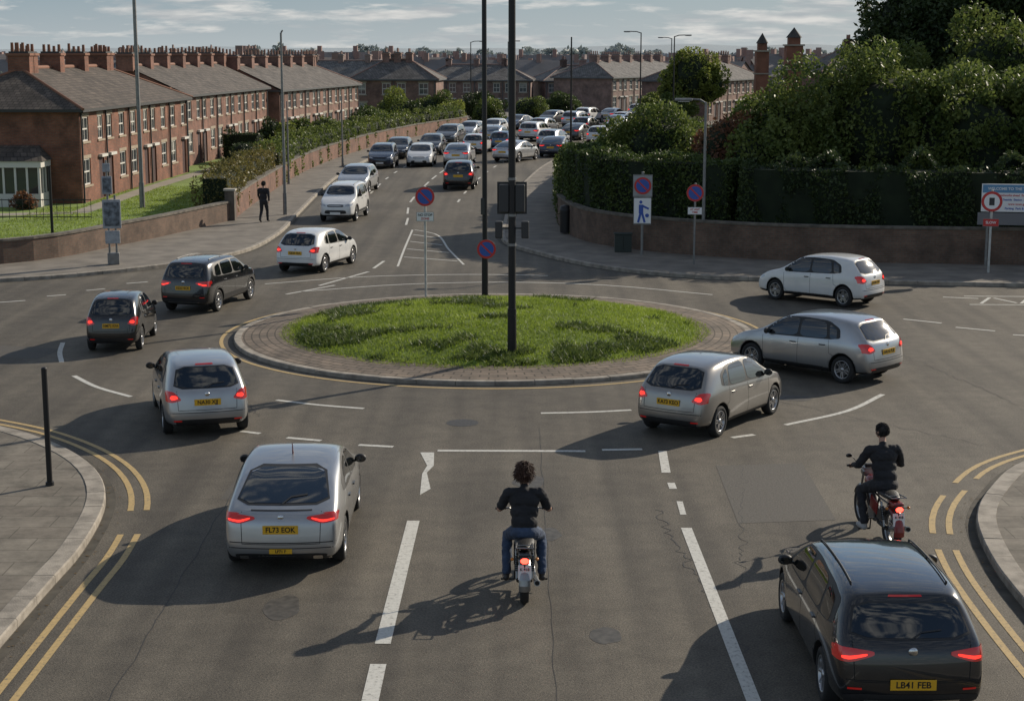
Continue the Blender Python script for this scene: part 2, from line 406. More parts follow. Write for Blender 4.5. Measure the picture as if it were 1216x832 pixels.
L((-4.6,71),(-4.7,74),.1); L((-4.85,76),(-5,79),.1)
for i in range(5):
    L((14+i*1.2,48.4),(14.6+i*1.2,49.6),.1); L((14.7+i*1.2,49.5),(15.1+i*1.2,48.5),.1)
L((13.6,48.2),(22,47.9),.1); L((13.9,49.9),(22,49.5),.1)
cl=[]
for i in range(40):
    y=82+i*2.6
    kx=float(np.interp(y,[p.y for p in KL if p.y>62],[p.x for p in KL if p.y>62])); kx2=float(np.interp(y,[p.y for p in KR if p.y>64],[p.x for p in KR if p.y>64]))
    cl.append((kx,kx2,y))
for t,on in ((.5,1),(.26,0),(.74,0)):
    ln=[Vector((a+(c-a)*t,y)) for a,c,y in cl]; T=polylen(ln); s=0
    while s<T-3:
        ribbon(b,seg_by_len(ln,s,s+(3 if on else 1.6)),.11,Z,WHITEL); s+=5
b.obj('road_markings')
b=Bd()
ribbon(b,arc(RC,7.18,95,445,150),.1,Z,YELL)
for d in (.42,.68):
    l=offs(NL,-d)
    i0=[i for i,p in enumerate(l) if p.y>25.0][0]; i1=[i for i,p in enumerate(l) if p.y>25.7][0]
    ribbon(b,l[:i0],.1,Z,YELL); ribbon(b,l[i1:],.1,Z,YELL)
    l=offs(NR,d); i0=[i for i,p in enumerate(l) if p.y>23.9][0]; i1=[i for i,p in enumerate(l) if p.y>24.6][0]; i2=[i for i,p in enumerate(l) if p.y>27.2][0]; i3=[i for i,p in enumerate(l) if p.y>27.6][0]
    ribbon(b,l[:i0],.1,Z,YELL); ribbon(b,l[i1:i2],.1,Z,YELL); ribbon(b,l[i3:],.1,Z,YELL)
    ribbon(b,offs(KL,-d)[:60],.09,Z,YELL)
b.obj('yellow_lines')
b=Bd(); DK=M('tar_repair',(.078,.070,.059),.8,var=.3,vs=30,bump=.3,bs=70); CR=M('tar_crack',(.035,.033,.03),.7)
def wob(a,c,amp,n=30,seed=0):
    a=Vector(a);c=Vector(c);d=(c-a).normalized();q=Vector((-d.y,d.x))
    return [a.lerp(c,i/n)+q*amp*(noise.noise(Vector((i*.35,seed,0)))+.5*noise.noise(Vector((i*1.3,seed,5)))) for i in range(n+1)]
for (a,c,am,sd_,w_) in [((2.35,26),(2.9,19.5),.2,1,.020),((-4.8,30),(-4.6,12),.06,2,.013),((.55,32),(.5,12),.03,8,.008),((-7,38),(-5.2,33),.2,3,.015),((9.5,41),(11,33),.2,4,.015),((3.2,22),(4.2,29),.2,11,.012),((-14,46),(-8,44.5),.2,6,.016),((4.5,36),(9,30.5),.15,14,.012)]:
    ribbon(b,wob(a,c,am,60,sd_),w_,.0035,CR)
b.add([(3.6,25.2,.003),(5.2,25.4,.003),(5.3,29.1,.003),(3.7,28.9,.003)],[(0,1,2,3)],DK)
b.add([(-14,40,.003),(-11.6,39.4,.003),(-11.4,40.8,.003),(-13.8,41.5,.003)],[(0,1,2,3)],DK)
b.add([(-4.9,26.6,.003),(-3.9,26.7,.003),(-3.9,30.1,.003),(-4.8,30.0,.003)],[(0,1,2,3)],DK)
b.lathe([(.003,.001),(.003,.33)],M('manhole_iron',(.07,.065,.06),.6,.5,var=.3,vs=20),'Z',(-1.0,32.4,0),28)
b.obj('road_repairs')
# oil stains along the lanes
b=Bd(); OIL=M('oil_stain',(.062,.056,.047),.6,var=.4,vs=9)
for (x,y,rx,ry) in [(-3.6,28.6,.35,.6),(-3.1,21.2,.25,.5),(.3,27.8,.28,.5),(.6,24.6,.18,.3),(4.6,27.6,.3,.5),(1.2,20.1,.2,.3),(-6.4,36.5,.4,.4),(6.1,34.8,.4,.3),(-8.2,39.4,.3,.3)]:
    n=22; b.add([(x+rx*math.cos(6.283*i/n)*(1+.35*noise.noise(Vector((x+math.cos(6.283*i/n),y+math.sin(6.283*i/n),0)))),y+ry*math.sin(6.283*i/n)*(1+.35*noise.noise(Vector((x+math.cos(6.283*i/n),y+math.sin(6.283*i/n),3)))),.0028) for i in range(n)],[list(range(n))],OIL)
b.obj('oil_stains')

# ---------------------------------------------------------------- CARS
TYRE=M('tyre_rubber',(.018,.018,.018),.85,bump=.2,bs=90); RIM=M('alloy_rim',(.42,.42,.43),.3,.85); DARKP=M('black_plastic',(.02,.02,.021),.55,var=.1,vs=20)
GLC=M('car_glass',(.006,.008,.009),.04,0,spec=.9,coat=.5); SEAM=M('panel_gap',(.006,.006,.006),.8); CHR=M('chrome',(.6,.6,.6),.15,1)
LRED=M('tail_lamp_red',(.28,.008,.008),.15,emit=(1,.02,.01),es=.10,coat=1); LLIT=M('tail_lamp_lit',(.6,.02,.02),.2,emit=(1,.035,.02),es=1.8)
LCLR=M('lamp_clear',(.45,.46,.48),.08,.3,coat=1); PLY=M('plate_yellow',(.72,.40,.02),.4); PLW=M('plate_white',(.7,.7,.68),.4); PLK=M('plate_black',(.01,.01,.01),.5)
WELL=M('wheel_well',(.01,.01,.01),.9)
def paint(name,c,metal=.4,rough=.32):
    return M(name,c,rough,metal,coat=1.,var=.05,vs=2.5)
P_SIL=paint('paint_silver',(.40,.405,.41),.75,.28); P_GRY=paint('paint_pewter',(.30,.285,.265),.75,.28); P_BLK=paint('paint_black',(.005,.006,.008),.0,.2)
P_WHT=paint('paint_white',(.66,.66,.65),0,.35); P_DBL=paint('paint_navy',(.012,.022,.05),.2,.25); P_LSI=paint('paint_light_silver',(.50,.51,.52),.6,.3); P_DGR=paint('paint_dark_grey',(.05,.052,.055),.4,.35)
P_BLU=paint('paint_blue_grey',(.10,.15,.22),.4,.35); P_REDC=paint('paint_red',(.16,.02,.02),.2,.3)
def apply_obj(o):
    dg=bpy.context.evaluated_depsgraph_get(); me=bpy.data.meshes.new_from_object(o.evaluated_get(dg)); return me
def wheel_mesh(r,style=0):
    b=Bd(); k=r/.32
    b.lathe([(-.10,.2*k),(-.105,.27*k),(-.095,.30*k),(-.07,.316*k),(0,.32*k),(.07,.316*k),(.095,.30*k),(.105,.27*k),(.098,.222*k),(.08,.215*k)],TYRE,'X',n=36)
    b.lathe([(.082,.216*k),(.095,.212*k),(.088,.198*k),(.03,.19*k),(.0,.18*k),(.0,.001)],RIM,'X',n=36)
    b.lathe([(.012,.185*k),(.014,.001)],WELL,'X',n=24)
    n=5 if style==0 else 9
    for i in range(n):
        a=2*math.pi*i/n
        rot=Matrix.Rotation(a,3,'X')
        for off in ((-.022,.022) if style==0 else (0,)):
            w=.026 if style==0 else .022
            vs=[Vector((.07,off*.6-w/2*1.1,.02)),Vector((.07,off*.6+w/2*1.1,.02)),Vector((.085,off*1.5+w/2,.203*k)),Vector((.085,off*1.5-w/2,.203*k)),
                Vector((.03,off*.6-w/2,.02)),Vector((.03,off*.6+w/2,.02)),Vector((.03,off*1.5+w/2,.203*k)),Vector((.03,off*1.5-w/2,.203*k))]
            b.add([rot@v for v in vs],[(0,1,2,3),(0,3,7,4),(1,5,6,2),(4,7,6,5)],RIM)
    b.lathe([(.06,.05*k),(.085,.045*k),(.088,.001)],RIM,'X',n=16)
    b.lathe([(.03,.14*k),(.032,.06*k)],GREYM,'X',n=20)
    return b.mesh('wheel')
def chaikin(p,it=2):
    for _ in range(it):
        q=[]
        for i in range(len(p)):
            a=p[i];c=p[(i+1)%len(p)]
            q.append((a[0]*.86+c[0]*.14,a[1]*.86+c[1]*.14)); q.append((a[0]*.14+c[0]*.86,a[1]*.14+c[1]*.86))
        p=q
    return p
class Car:
    def __init__(s,S):
        s.S=S; Lc=S['L'];W=S['W']; s.zs=S.get('zs',1)
        zz=lambda tab:[(a,c*s.zs) for a,c in tab]
        st=S['st']; t0=zz(S['top']);be=zz(S['belt']);pl=S['plan'];bo=S['bot']; rear=[(a*s.zs,c) for a,c in S['rear']]; front=[(a*s.zs,c) for a,c in S['front']]
        f=lambda tab,v: float(np.interp(v,[a[0] for a in tab],[a[1] for a in tab]))
        cols=[-1,-.72,-.36,0,.36,.72,1]
        def station(y):
            w=W*f(pl,y); zt=f(t0,y); zb=min(f(be,y),zt-.03); z0=f(bo,y); h=zt-zb
            x5=.955*w; tb=S.get('tumble',.30)
            rows=[(.84*w,z0),(.965*w,z0+.07),(1.0*w,z0+.30*(zb-z0)),(1.0*w,z0+.60*(zb-z0)),(.988*w,z0+.86*(zb-z0)),(x5,zb),(x5-tb*.45*h,zb+.5*h),(x5-tb*h,zb+.86*h),(x5-tb*h-.05-.05*min(1,h/.4),zt-.05*h)]
            return rows,zt
        def shift(y,z):
            d=f(rear,z)*max(0,1-y/S['rl'])
            d2=f(front,z)*max(0,1-(Lc-y)/.5)
            return y+d-d2
        verts=[];faces=[];rings=[]
        def ringpts(y):
            rows,zt=station(y); ring=[]
            x0,z0=rows[0]
            for c in cols: ring.append((c*x0,z0))
            for i in range(1,8): ring.append((rows[i][0],rows[i][1]))
            x8,z8=rows[8]
            for c in cols[::-1]: ring.append((c*x8,zt-(zt-z8)*c*c))
            for i in range(7,0,-1): ring.append((-rows[i][0],rows[i][1]))
            return ring,rows,zt
        for y in st:
            ring,rows,zt=ringpts(y); ids=[]
            for (x,z) in ring:
                ids.append(len(verts)); verts.append((x,shift(y,z)-Lc/2,z))
            rings.append(ids)
        n=len(rings[0])
        for a,c in zip(rings[:-1],rings[1:]):
            for i in range(n): faces.append((a[i],a[(i+1)%n],c[(i+1)%n],c[i]))
        for end,(y,ids,bul) in enumerate(((st[0],rings[0],-S['rb']),(st[-1],rings[-1],S['fb']))):
            ring,rows,zt=ringpts(y); grid=[]
            grid.append(ids[0:7])
            for i in range(1,8):
                row=[]
                R_=ids[7+i-1]; L_=ids[21+(7-i)]
                for c in cols:
                    if c==-1: row.append(L_)
                    elif c==1: row.append(R_)
                    else:
                        x,z=rows[i]
                        row.append(len(verts)); verts.append((c*x,shift(y,z)-Lc/2+bul*(1-c*c)*(1 if i<6 else .5),z))
                grid.append(row)
            grid.append(ids[14:21][::-1])
            for r in range(8):
                for c in range(6):
                    q=(grid[r][c],grid[r][c+1],grid[r+1][c+1],grid[r+1][c]); faces.append(q if end==0 else q[::-1])
        me=bpy.data.meshes.new('body'); me.from_pydata(verts,[],faces)
        bm=bmesh.new(); bm.from_mesh(me); bmesh.ops.recalc_face_normals(bm,faces=bm.faces); bm.to_mesh(me); bm.free()
        o=bpy.data.objects.new('tmp',me); COL.objects.link(o)
        md=o.modifiers.new('s','SUBSURF'); md.levels=2; md.render_levels=2
        m2=apply_obj(o)
        s.bvh=BVHTree.FromPolygons([v.co.copy() for v in m2.vertices],[list(p.vertices) for p in m2.polygons])
        s.wy=(S['wr']-Lc/2,Lc/2-S['wf']); s.wr=S['R']
        cuts=[]
        for wy in s.wy:
            cb=Bd(); ra=s.wr+.05
            for sx in (1,-1):
                cb.tube((sx*(W-.28),wy,s.wr+.01),(sx*(W+.3),wy,s.wr+.01),ra,WELL,n=40)
            cb_o=cb.obj('cut'); cuts.append(cb_o)
            bm=bmesh.new(); bm.from_mesh(cb_o.data); bmesh.ops.remove_doubles(bm,verts=bm.verts,dist=1e-5); bmesh.ops.recalc_face_normals(bm,faces=bm.faces); bm.to_mesh(cb_o.data); bm.free()
            bo_=o.modifiers.new('b','BOOLEAN'); bo_.operation='DIFFERENCE'; bo_.object=cb_o; bo_.solver='EXACT'
        m3=apply_obj(o); m3.name='body'
        for c in cuts: bpy.data.objects.remove(c)
        bpy.data.objects.remove(o)
        m3.materials.clear(); m3.materials.append(P_SIL); m3.materials.append(WELL); m3.materials.append(DARKP)
        for p in m3.polygons:
            c=p.center; k=0
            for wy in s.wy:
                d=math.hypot(c.y-wy,c.z-(s.wr+.01))
                if d<s.wr+.055 and abs(c.x)<W-.0 and (abs(p.normal.x)<.5 or abs(c.x)<W-.25): k=1
            if k==0 and c.z<S.get('sill',.30): k=2
            p.material_index=k; p.use_smooth=(k!=1)
        s.body=m3
        s.g=Bd(); s.t=Bd(); s.l=Bd()
        S['detail'](s)
        s.glass=s.g.mesh('windows'); s.trim=s.t.mesh('trim'); s.lamps=s.l.mesh('lamps'); s.wheel=wheel_mesh(s.wr,S.get('ws',0))
    def cast(s,ax,a,z):
        z=z*s.zs
        if ax=='R': h=s.bvh.ray_cast(Vector((3,a,z)),Vector((-1,0,0)))
        elif ax=='L': h=s.bvh.ray_cast(Vector((-3,a,z)),Vector((1,0,0)))
        elif ax=='B':
            h=s.bvh.ray_cast(Vector((a,-6,z)),Vector((0,1,0)))
            if h[0] is not None and z<s.S.get('lz',1.0)*s.zs and h[0].y>-s.S['L']/2+.36: return (None,None)
        elif ax=='F': h=s.bvh.ray_cast(Vector((a,6,z)),Vector((0,-1,0)))
        return h
    def patch2(s,b,polyfaces,ax,off,mat):
        vs=[];idx={};fs=[]
        for f in polyfaces:
            g=[]
            for q in f:
                k=(round(q[0],5),round(q[1],5))
                if k not in idx:
                    h=s.cast(ax,*q)
                    if h[0] is None: idx[k]=None
                    else:
                        nn=h[1] if h[1].dot(Vector({'R':(1,0,0),'L':(-1,0,0),'B':(0,-1,0),'F':(0,1,0)}[ax]))>0 else -h[1]
                        idx[k]=len(vs); vs.append(h[0]+nn*off)
                g.append(idx[k])
            if None not in g: fs.append(g if ax in('R','F') else g[::-1])
        b.add(vs,fs,mat,True)
    def patch(s,b,poly,ax,off,mat,cell=.06,rnd=2):
        if rnd: poly=chaikin(poly,rnd)
        bm=bmesh.new(); vv=[bm.verts.new((p[0],p[1],0)) for p in poly]; bm.faces.new(vv)
        xs=[p[0] for p in poly];zs=[p[1] for p in poly]
        for lo,hi,no in ((min(xs),max(xs),(1,0,0)),(min(zs),max(zs),(0,1,0))):
            k=math.ceil(lo/cell)
            while k*cell<hi:
                bmesh.ops.bisect_plane(bm,geom=bm.verts[:]+bm.edges[:]+bm.faces[:],plane_co=(k*cell+1e-4 if no[0] else 0,0 if no[0] else k*cell+1e-4,0),plane_no=no); k+=1
        fs=[[(v.co.x,v.co.y) for v in f.verts] for f in bm.faces]; bm.free()
        axs=('R','L') if ax=='S' else (ax,)
        for a in axs: s.patch2(b,fs,a,off,mat)
    def line(s,b,pts,ax,w,off,mat,closed=False):
        if closed: pts=list(pts)+[pts[0]]
        P=[]
        for a,c in zip(pts[:-1],pts[1:]):
            n=max(1,int(math.hypot(c[0]-a[0],c[1]-a[1])/.05))
            for k in range(n): P.append(Vector((a[0]+(c[0]-a[0])*k/n,a[1]+(c[1]-a[1])*k/n)))
        P.append(Vector(pts[-1]))
        l=offs(P,w/2);r=offs(P,-w/2)
        fs=[[tuple(l[i]),tuple(r[i]),tuple(r[i+1]),tuple(l[i+1])] for i in range(len(P)-1)]
        for a in (('R','L') if ax=='S' else (ax,)): s.patch2(b,fs,a,off,mat)
    def mir(s,poly): return [(-a,z) for a,z in poly][::-1]
    def backpatch(s,b,poly,off,mat,ax='B',**k):
        k.setdefault('cell',.03)
        s.patch(b,poly,ax,off,mat,**k); s.patch(b,s.mir(poly),ax,off,mat,**k)
P_HANDLE=M('door_handle',(.10,.10,.10),.3,.5)
def side_detail(s,win,wins,doors,handles,sillz,mirror,L_):
    h=L_/2
    def q(p): return [(a-h,z) for a,z in p]
    s.patch(s.t,q(win),'S',.003,DARKP)
    for w in wins: s.patch(s.g,q(w),'S',.006,GLC)
    for d in doors: s.line(s.t,q(d),'S',.009,.0015,SEAM)
    for (a,z) in handles:
        for ax,sx in (('R',1),('L',-1)):
            hh=s.cast(ax,a-h,z)
            if hh[0]: s.t.box(hh[0]+Vector((sx*.012,0,0)),(.03,.17,.028),P_HANDLE,bev=.008)
    (my,mz,mx)=mirror; mz*=s.zs
    for sx in (1,-1):
        s.t.ell((sx*(mx+.11),my-h,mz),(.10,.055,.07),DARKP)
        s.t.box((sx*(mx+.01),my-h+.02,mz-.04),(.12,.05,.03),DARKP)
        s.g.box((sx*(mx+.11),my-h-.05,mz),(.14,.01,.085),GLC)
def plate_pos(s,z): 
    h=s.cast('B',0,z); return h[0].y
def wheelarch(s,mat,w):
    for wy in s.wy:
        r=s.wr+.05
        n=20
        fs=[]
        for i in range(n):
            a0=R(-12)+R(204)*i/n; a1=R(-12)+R(204)*(i+1)/n
            fs.append([(wy+q*math.cos(a),(s.wr+q*math.sin(a))/s.zs) for q,a in ((r,a0),(r,a1),(r+w,a1),(r+w,a0))])
        for ax in 'RL': s.patch2(s.t,fs,ax,.006,mat)
def front_detail(s,z,ws):
    W=s.S['W']
    s.backpatch(s.l,[(W*.50,z),(W*.84,z+.03),(W*.9,z+.12),(W*.6,z+.10)],.006,LCLR,'F')
    s.patch(s.t,[(-W*.45,z-.02),(W*.45,z-.02),(W*.42,z+.08),(-W*.42,z+.08)],'F',.006,DARKP)
    s.patch(s.t,[(-W*.6,z-.32),(W*.6,z-.32),(W*.55,z-.16),(-W*.55,z-.16)],'F',.006,DARKP)
    s.patch(s.t,[(-W*.80,ws[0]-.01),(W*.80,ws[0]-.01),(W*.66,ws[1]+.01),(-W*.66,ws[1]+.01)],'F',.003,DARKP)
    s.patch(s.g,[(-W*.78,ws[0]),(W*.78,ws[0]),(W*.645,ws[1]),(-W*.645,ws[1])],'F',.006,GLC)
def common_rear(s,wz0,wz1,wb,wt,hz,ww):
    s.patch(s.t,[(-wb-.025,wz0-.02),(wb+.025,wz0-.02),(wt+.03,wz1+.02),(-wt-.03,wz1+.02)],'B',.003,DARKP,rnd=1)
    s.patch(s.g,[(-wb,wz0),(wb,wz0),(wt,wz1),(-wt,wz1)],'B',.006,GLC,rnd=1)
    s.line(s.t,[(-ww,hz[1]),(-ww*.97,hz[0]),(ww*.97,hz[0]),(ww,hz[1])],'B',.01,.0015,SEAM)
    s.line(s.t,[(0,wz0-.01),(.12,wz0+.05),(.36,wz0+.07)],'B',.014,.014,DARKP)
def det_hatch(s):
    L_=s.S['L']
    side_detail(s,[(.80,.975),(3.12,.89),(2.52,1.345),(1.9,1.38),(1.2,1.365),(.86,1.22)],
      [[(2.02,.955),(2.98,.92),(2.50,1.32),(2.02,1.35)],[(1.16,.975),(1.95,.955),(1.95,1.353),(1.26,1.335)],[(.90,.99),(1.09,.985),(1.17,1.31),(.94,1.19)]],
      [[(3.02,.87),(2.98,.40),(2.9,.32)],[(1.98,.92),(1.98,.32)],[(1.12,.95),(1.08,.66),(.98,.62)],[(2.9,.32),(1.25,.32)]],
      [(2.12,.81),(1.28,.83)],.3,(2.85,.99,s.S['W']*.93),L_)
    common_rear(s,1.0,1.335,.645,.53,(.58,.95),.60)
    s.backpatch(s.l,[(.50,.78),(.70,.73),(.86,.76),(.86,.95),(.66,.94)],.007,LRED)
    s.patch(s.l,[(.10-L_/2,.80),(.30-L_/2,.87),(.33-L_/2,.93),(.12-L_/2,.95)],'S',.0085,LRED,cell=.03)
    s.backpatch(s.l,[(.58,.81),(.69,.78),(.74,.82),(.70,.87),(.60,.86)],.010,LLIT)
    s.patch(s.l,[(-.18,1.375),(.18,1.375),(.17,1.395),(-.17,1.395)],'B',.006,LRED,rnd=0)
    s.patch(s.t,[(-.62,.27),(.62,.27),(.66,.40),(-.66,.40)],'B',.005,DARKP)
    s.line(s.t,[(-.74,.53),(.74,.53)],'B',.012,.002,SEAM)
    s.backpatch(s.l,[(.52,.36),(.68,.36),(.68,.385),(.52,.385)],.008,LRED,rnd=0)
    s.plz=.73
    h=s.cast('B',0,.88)[0]; s.t.lathe([(0,.05),(-.01,.045),(-.01,.001)],CHR,'Y',(0,h.y-.001,h.z),20)
    front_detail(s,.60,(1.0,1.36))
def det_suv(s):
    L_=s.S['L']
    side_detail(s,[(.52,1.12),(3.42,1.02),(2.80,1.50),(2.1,1.55),(1.1,1.54),(.64,1.46)],
      [[(2.22,1.09),(3.26,1.05),(2.76,1.475),(2.22,1.51)],[(1.22,1.11),(2.14,1.09),(2.14,1.515),(1.26,1.505)],[(.68,1.14),(1.14,1.12),(1.17,1.49),(.78,1.42)]],
      [[(3.28,1.0),(3.24,.45),(3.15,.36)],[(2.18,1.05),(2.18,.36)],[(1.2,1.08),(1.18,.80),(1.06,.72)],[(3.15,.36),(1.35,.36)]],
      [(2.34,.94),(1.4,.96)],.3,(3.1,1.14,s.S['W']*.93),L_)
    common_rear(s,1.14,1.47,.69,.59,(.62,1.1),.68)
    s.backpatch(s.l,[(.44,.95),(.70,.86),(.92,.86),(.92,1.03),(.70,1.03),(.44,1.0)],.007,LRED)
    s.patch(s.l,[(.10-L_/2,.88),(.34-L_/2,.95),(.36-L_/2,1.0),(.12-L_/2,1.04)],'S',.0085,LRED,cell=.03)
    s.backpatch(s.l,[(.52,.945),(.72,.89),(.80,.90),(.80,.93),(.70,.935),(.52,.972)],.010,LLIT)
    s.patch(s.l,[(-.2,1.535),(.2,1.535),(.19,1.555),(-.19,1.555)],'B',.006,LRED,rnd=0)
    s.patch(s.t,[(-.74,.27),(.74,.27),(.80,.47),(-.80,.47)],'B',.005,DARKP)
    s.line(s.t,[(-.80,.64),(.80,.64)],'B',.012,.002,SEAM)
    s.line(s.t,[(-.55,.38),(.55,.38)],'B',.025,.012,CHR)
    s.backpatch(s.l,[(.58,.52),(.74,.52),(.74,.545),(.58,.545)],.008,LRED,rnd=0)
    s.plz=s.S.get('plz',.82)
    h=s.cast('B',0,1.0)[0]; s.t.lathe([(0,.055),(-.01,.05),(-.01,.001)],CHR,'Y',(0,h.y-.001,h.z),20)
    if s.S.get('clad',1):
        wheelarch(s,DARKP,.05); s.line(s.t,[(3.4-L_/2,.42),(1.3-L_/2,.42)],'S',.12,.006,DARKP)
    for sx in (1,-1):
        P=[]
        for y in np.linspace(.85,2.7,9):
            hh=s.bvh.ray_cast(Vector((sx*.57,y-L_/2,3)),Vector((0,0,-1)))[0]; P.append(hh+Vector((0,0,.022)))
        s.t.path(P,.010,DARKP if s.zs<1 else GREYM,8)
        for k in (0,4,8): s.t.tube(P[k],P[k]-Vector((0,0,.05)),.014,DARKP)
    front_detail(s,.72,(1.17,1.52))
def det_coupe(s):
    L_=s.S['L']
    side_detail(s,[(.98,.99),(3.42,.88),(2.72,1.30),(2.1,1.335),(1.55,1.29),(1.1,1.12)],
      [[(2.2,.945),(3.24,.91),(2.68,1.275),(2.2,1.305)],[(1.35,.975),(2.13,.95),(2.13,1.305),(1.62,1.265),(1.4,1.16)]],
      [[(3.3,.86),(3.25,.40),(3.15,.32)],[(2.17,.92),(2.17,.32)],[(1.3,.95),(1.28,.66),(1.15,.6)],[(3.15,.32),(1.45,.32)]],
      [(2.3,.80),(1.5,.83)],.3,(3.12,.99,s.S['W']*.93),L_)
    common_rear(s,1.01,1.31,.70,.55,(.50,.93),.60)
    s.backpatch(s.l,[(.38,.85),(.62,.78),(.93,.82),(.93,.92),(.64,.90),(.40,.88)],.007,LRED)
    s.patch(s.l,[(.12-L_/2,.84),(.34-L_/2,.88),(.34-L_/2,.90),(.12-L_/2,.92)],'S',.0085,LRED,cell=.03)
    s.backpatch(s.l,[(.46,.848),(.62,.80),(.78,.82),(.80,.845),(.62,.832),(.46,.866)],.010,LLIT)
    s.line(s.t,[(-.82,.52),(.82,.52)],'B',.014,.002,SEAM)
    s.patch(s.t,[(-.66,.26),(.66,.26),(.70,.36),(-.70,.36)],'B',.005,DARKP)
    s.backpatch(s.t,[(.48,.27),(.62,.27),(.62,.33),(.48,.33)],.012,CHR)
    s.line(s.t,[(-.78,.44),(.78,.44)],'B',.012,.002,SEAM)
    s.line(s.t,[(-.46,.945),(.46,.945)],'B',.014,.004,DARKP)
    s.plz=.71
    h=s.cast('B',0,.87)[0]; s.t.lathe([(0,.045),(-.01,.04),(-.01,.001)],CHR,'Y',(0,h.y-.001,.87),20)
    hh=s.bvh.ray_cast(Vector((0,1.75-L_/2,3)),Vector((0,0,-1)))[0]
    s.t.tube(hh,hh+Vector((0,-.06,.17)),.014,M('aerial_red',(.12,.02,.02),.4),.006)
    front_detail(s,.58,(.99,1.30))
HATCH=dict(L=4.15,W=.885,R=.315,wr=.72,wf=.80,rl=1.5,rb=.07,fb=.16,st=[0,.08,.3,.6,1.0,1.45,1.9,2.3,2.55,2.85,3.12,3.35,3.65,3.9,4.08,4.15],
  top=[(0,1.39),(.3,1.43),(.8,1.465),(1.5,1.475),(2.1,1.45),(2.45,1.40),(2.75,1.23),(3.15,.98),(3.35,.94),(3.75,.85),(4.0,.76),(4.15,.69)],
  belt=[(0,.965),(1,.96),(2.4,.91),(3.15,.87),(3.75,.77),(4.15,.63)],
  plan=[(0,.84),(.08,.90),(.3,.96),(.8,1),(3.2,1),(3.7,.96),(3.95,.89),(4.15,.76)],bot=[(0,.26),(.6,.20),(3.6,.20),(4.15,.22)],
  rear=[(.2,.12),(.30,.03),(.52,.0),(.59,.03),(.78,.05),(.95,.10),(1.15,.33),(1.35,.52),(1.5,.58)],front=[(.2,.08),(.4,0),(.6,.03),(.75,.14)],detail=det_hatch,tumble=.34,lz=.96)
SUV=dict(L=4.55,W=.935,R=.35,wr=.82,wf=.88,rl=1.2,rb=.08,fb=.14,ws=1,sill=.34,st=[0,.08,.3,.62,1.05,1.5,2.0,2.5,2.8,3.1,3.4,3.65,3.95,4.25,4.46,4.55],
  top=[(0,1.58),(.3,1.62),(.9,1.655),(1.7,1.66),(2.4,1.63),(2.8,1.57),(3.1,1.38),(3.45,1.13),(3.65,1.08),(4.1,1.0),(4.4,.91),(4.55,.84)],
  belt=[(0,1.10),(1,1.09),(2.4,1.04),(3.4,1.0),(4.0,.92),(4.55,.76)],
  plan=[(0,.86),(.08,.92),(.3,.965),(.8,1),(3.5,1),(4.0,.97),(4.35,.90),(4.55,.78)],bot=[(0,.30),(.6,.24),(3.9,.24),(4.55,.28)],
  rear=[(.2,.12),(.34,.03),(.6,.0),(.66,.03),(.9,.05),(1.10,.10),(1.3,.22),(1.5,.33),(1.65,.38)],front=[(.2,.08),(.5,0),(.8,.05),(.95,.12)],detail=det_suv,lz=1.06)
ESTATE=dict(SUV); ESTATE.update(zs=.90,R=.335,W=.92,sill=.25,clad=0,tumble=.36,rl=1.7,plz=.60,bot=[(0,.25),(.6,.19),(3.9,.19),(4.55,.23)],rear=[(.2,.12),(.34,.03),(.6,.0),(.66,.03),(.9,.05),(1.08,.10),(1.3,.36),(1.5,.52),(1.65,.58)])
COUPE=dict(L=4.55,W=.92,R=.34,wr=.85,wf=.88,rl=2.5,rb=.09,fb=.16,ws=1,st=[0,.08,.25,.5,.85,1.2,1.6,2.0,2.4,2.75,3.05,3.4,3.65,3.95,4.25,4.46,4.55],
  top=[(0,1.30),(.3,1.34),(.8,1.39),(1.6,1.43),(2.3,1.42),(2.7,1.36),(3.05,1.18),(3.45,.98),(3.7,.93),(4.1,.84),(4.4,.75),(4.55,.68)],
  belt=[(0,.955),(1,.965),(2.4,.91),(3.4,.87),(4.0,.78),(4.55,.62)],
  plan=[(0,.86),(.08,.91),(.3,.96),(.8,1),(3.5,1),(4.0,.96),(4.35,.89),(4.55,.76)],bot=[(0,.24),(.6,.19),(3.9,.19),(4.55,.22)],
  rear=[(.2,.12),(.30,.03),(.50,.0),(.60,.04),(.80,.05),(.90,.08),(.955,.20),(1.0,.32),(1.15,.75),(1.3,1.2),(1.45,1.35)],front=[(.2,.08),(.4,0),(.6,.03),(.75,.14)],detail=det_coupe,lz=.94)
CARS={'hatch':Car(HATCH),'suv':Car(SUV),'coupe':Car(COUPE),'estate':Car(ESTATE)}
def plate_str():
    return ''.join(random.choice('ABDEFGHKLMN') for _ in range(2))+str(random.randint(10,73))+' '+''.join(random.choice('AJEFBKOUVX') for _ in range(3))
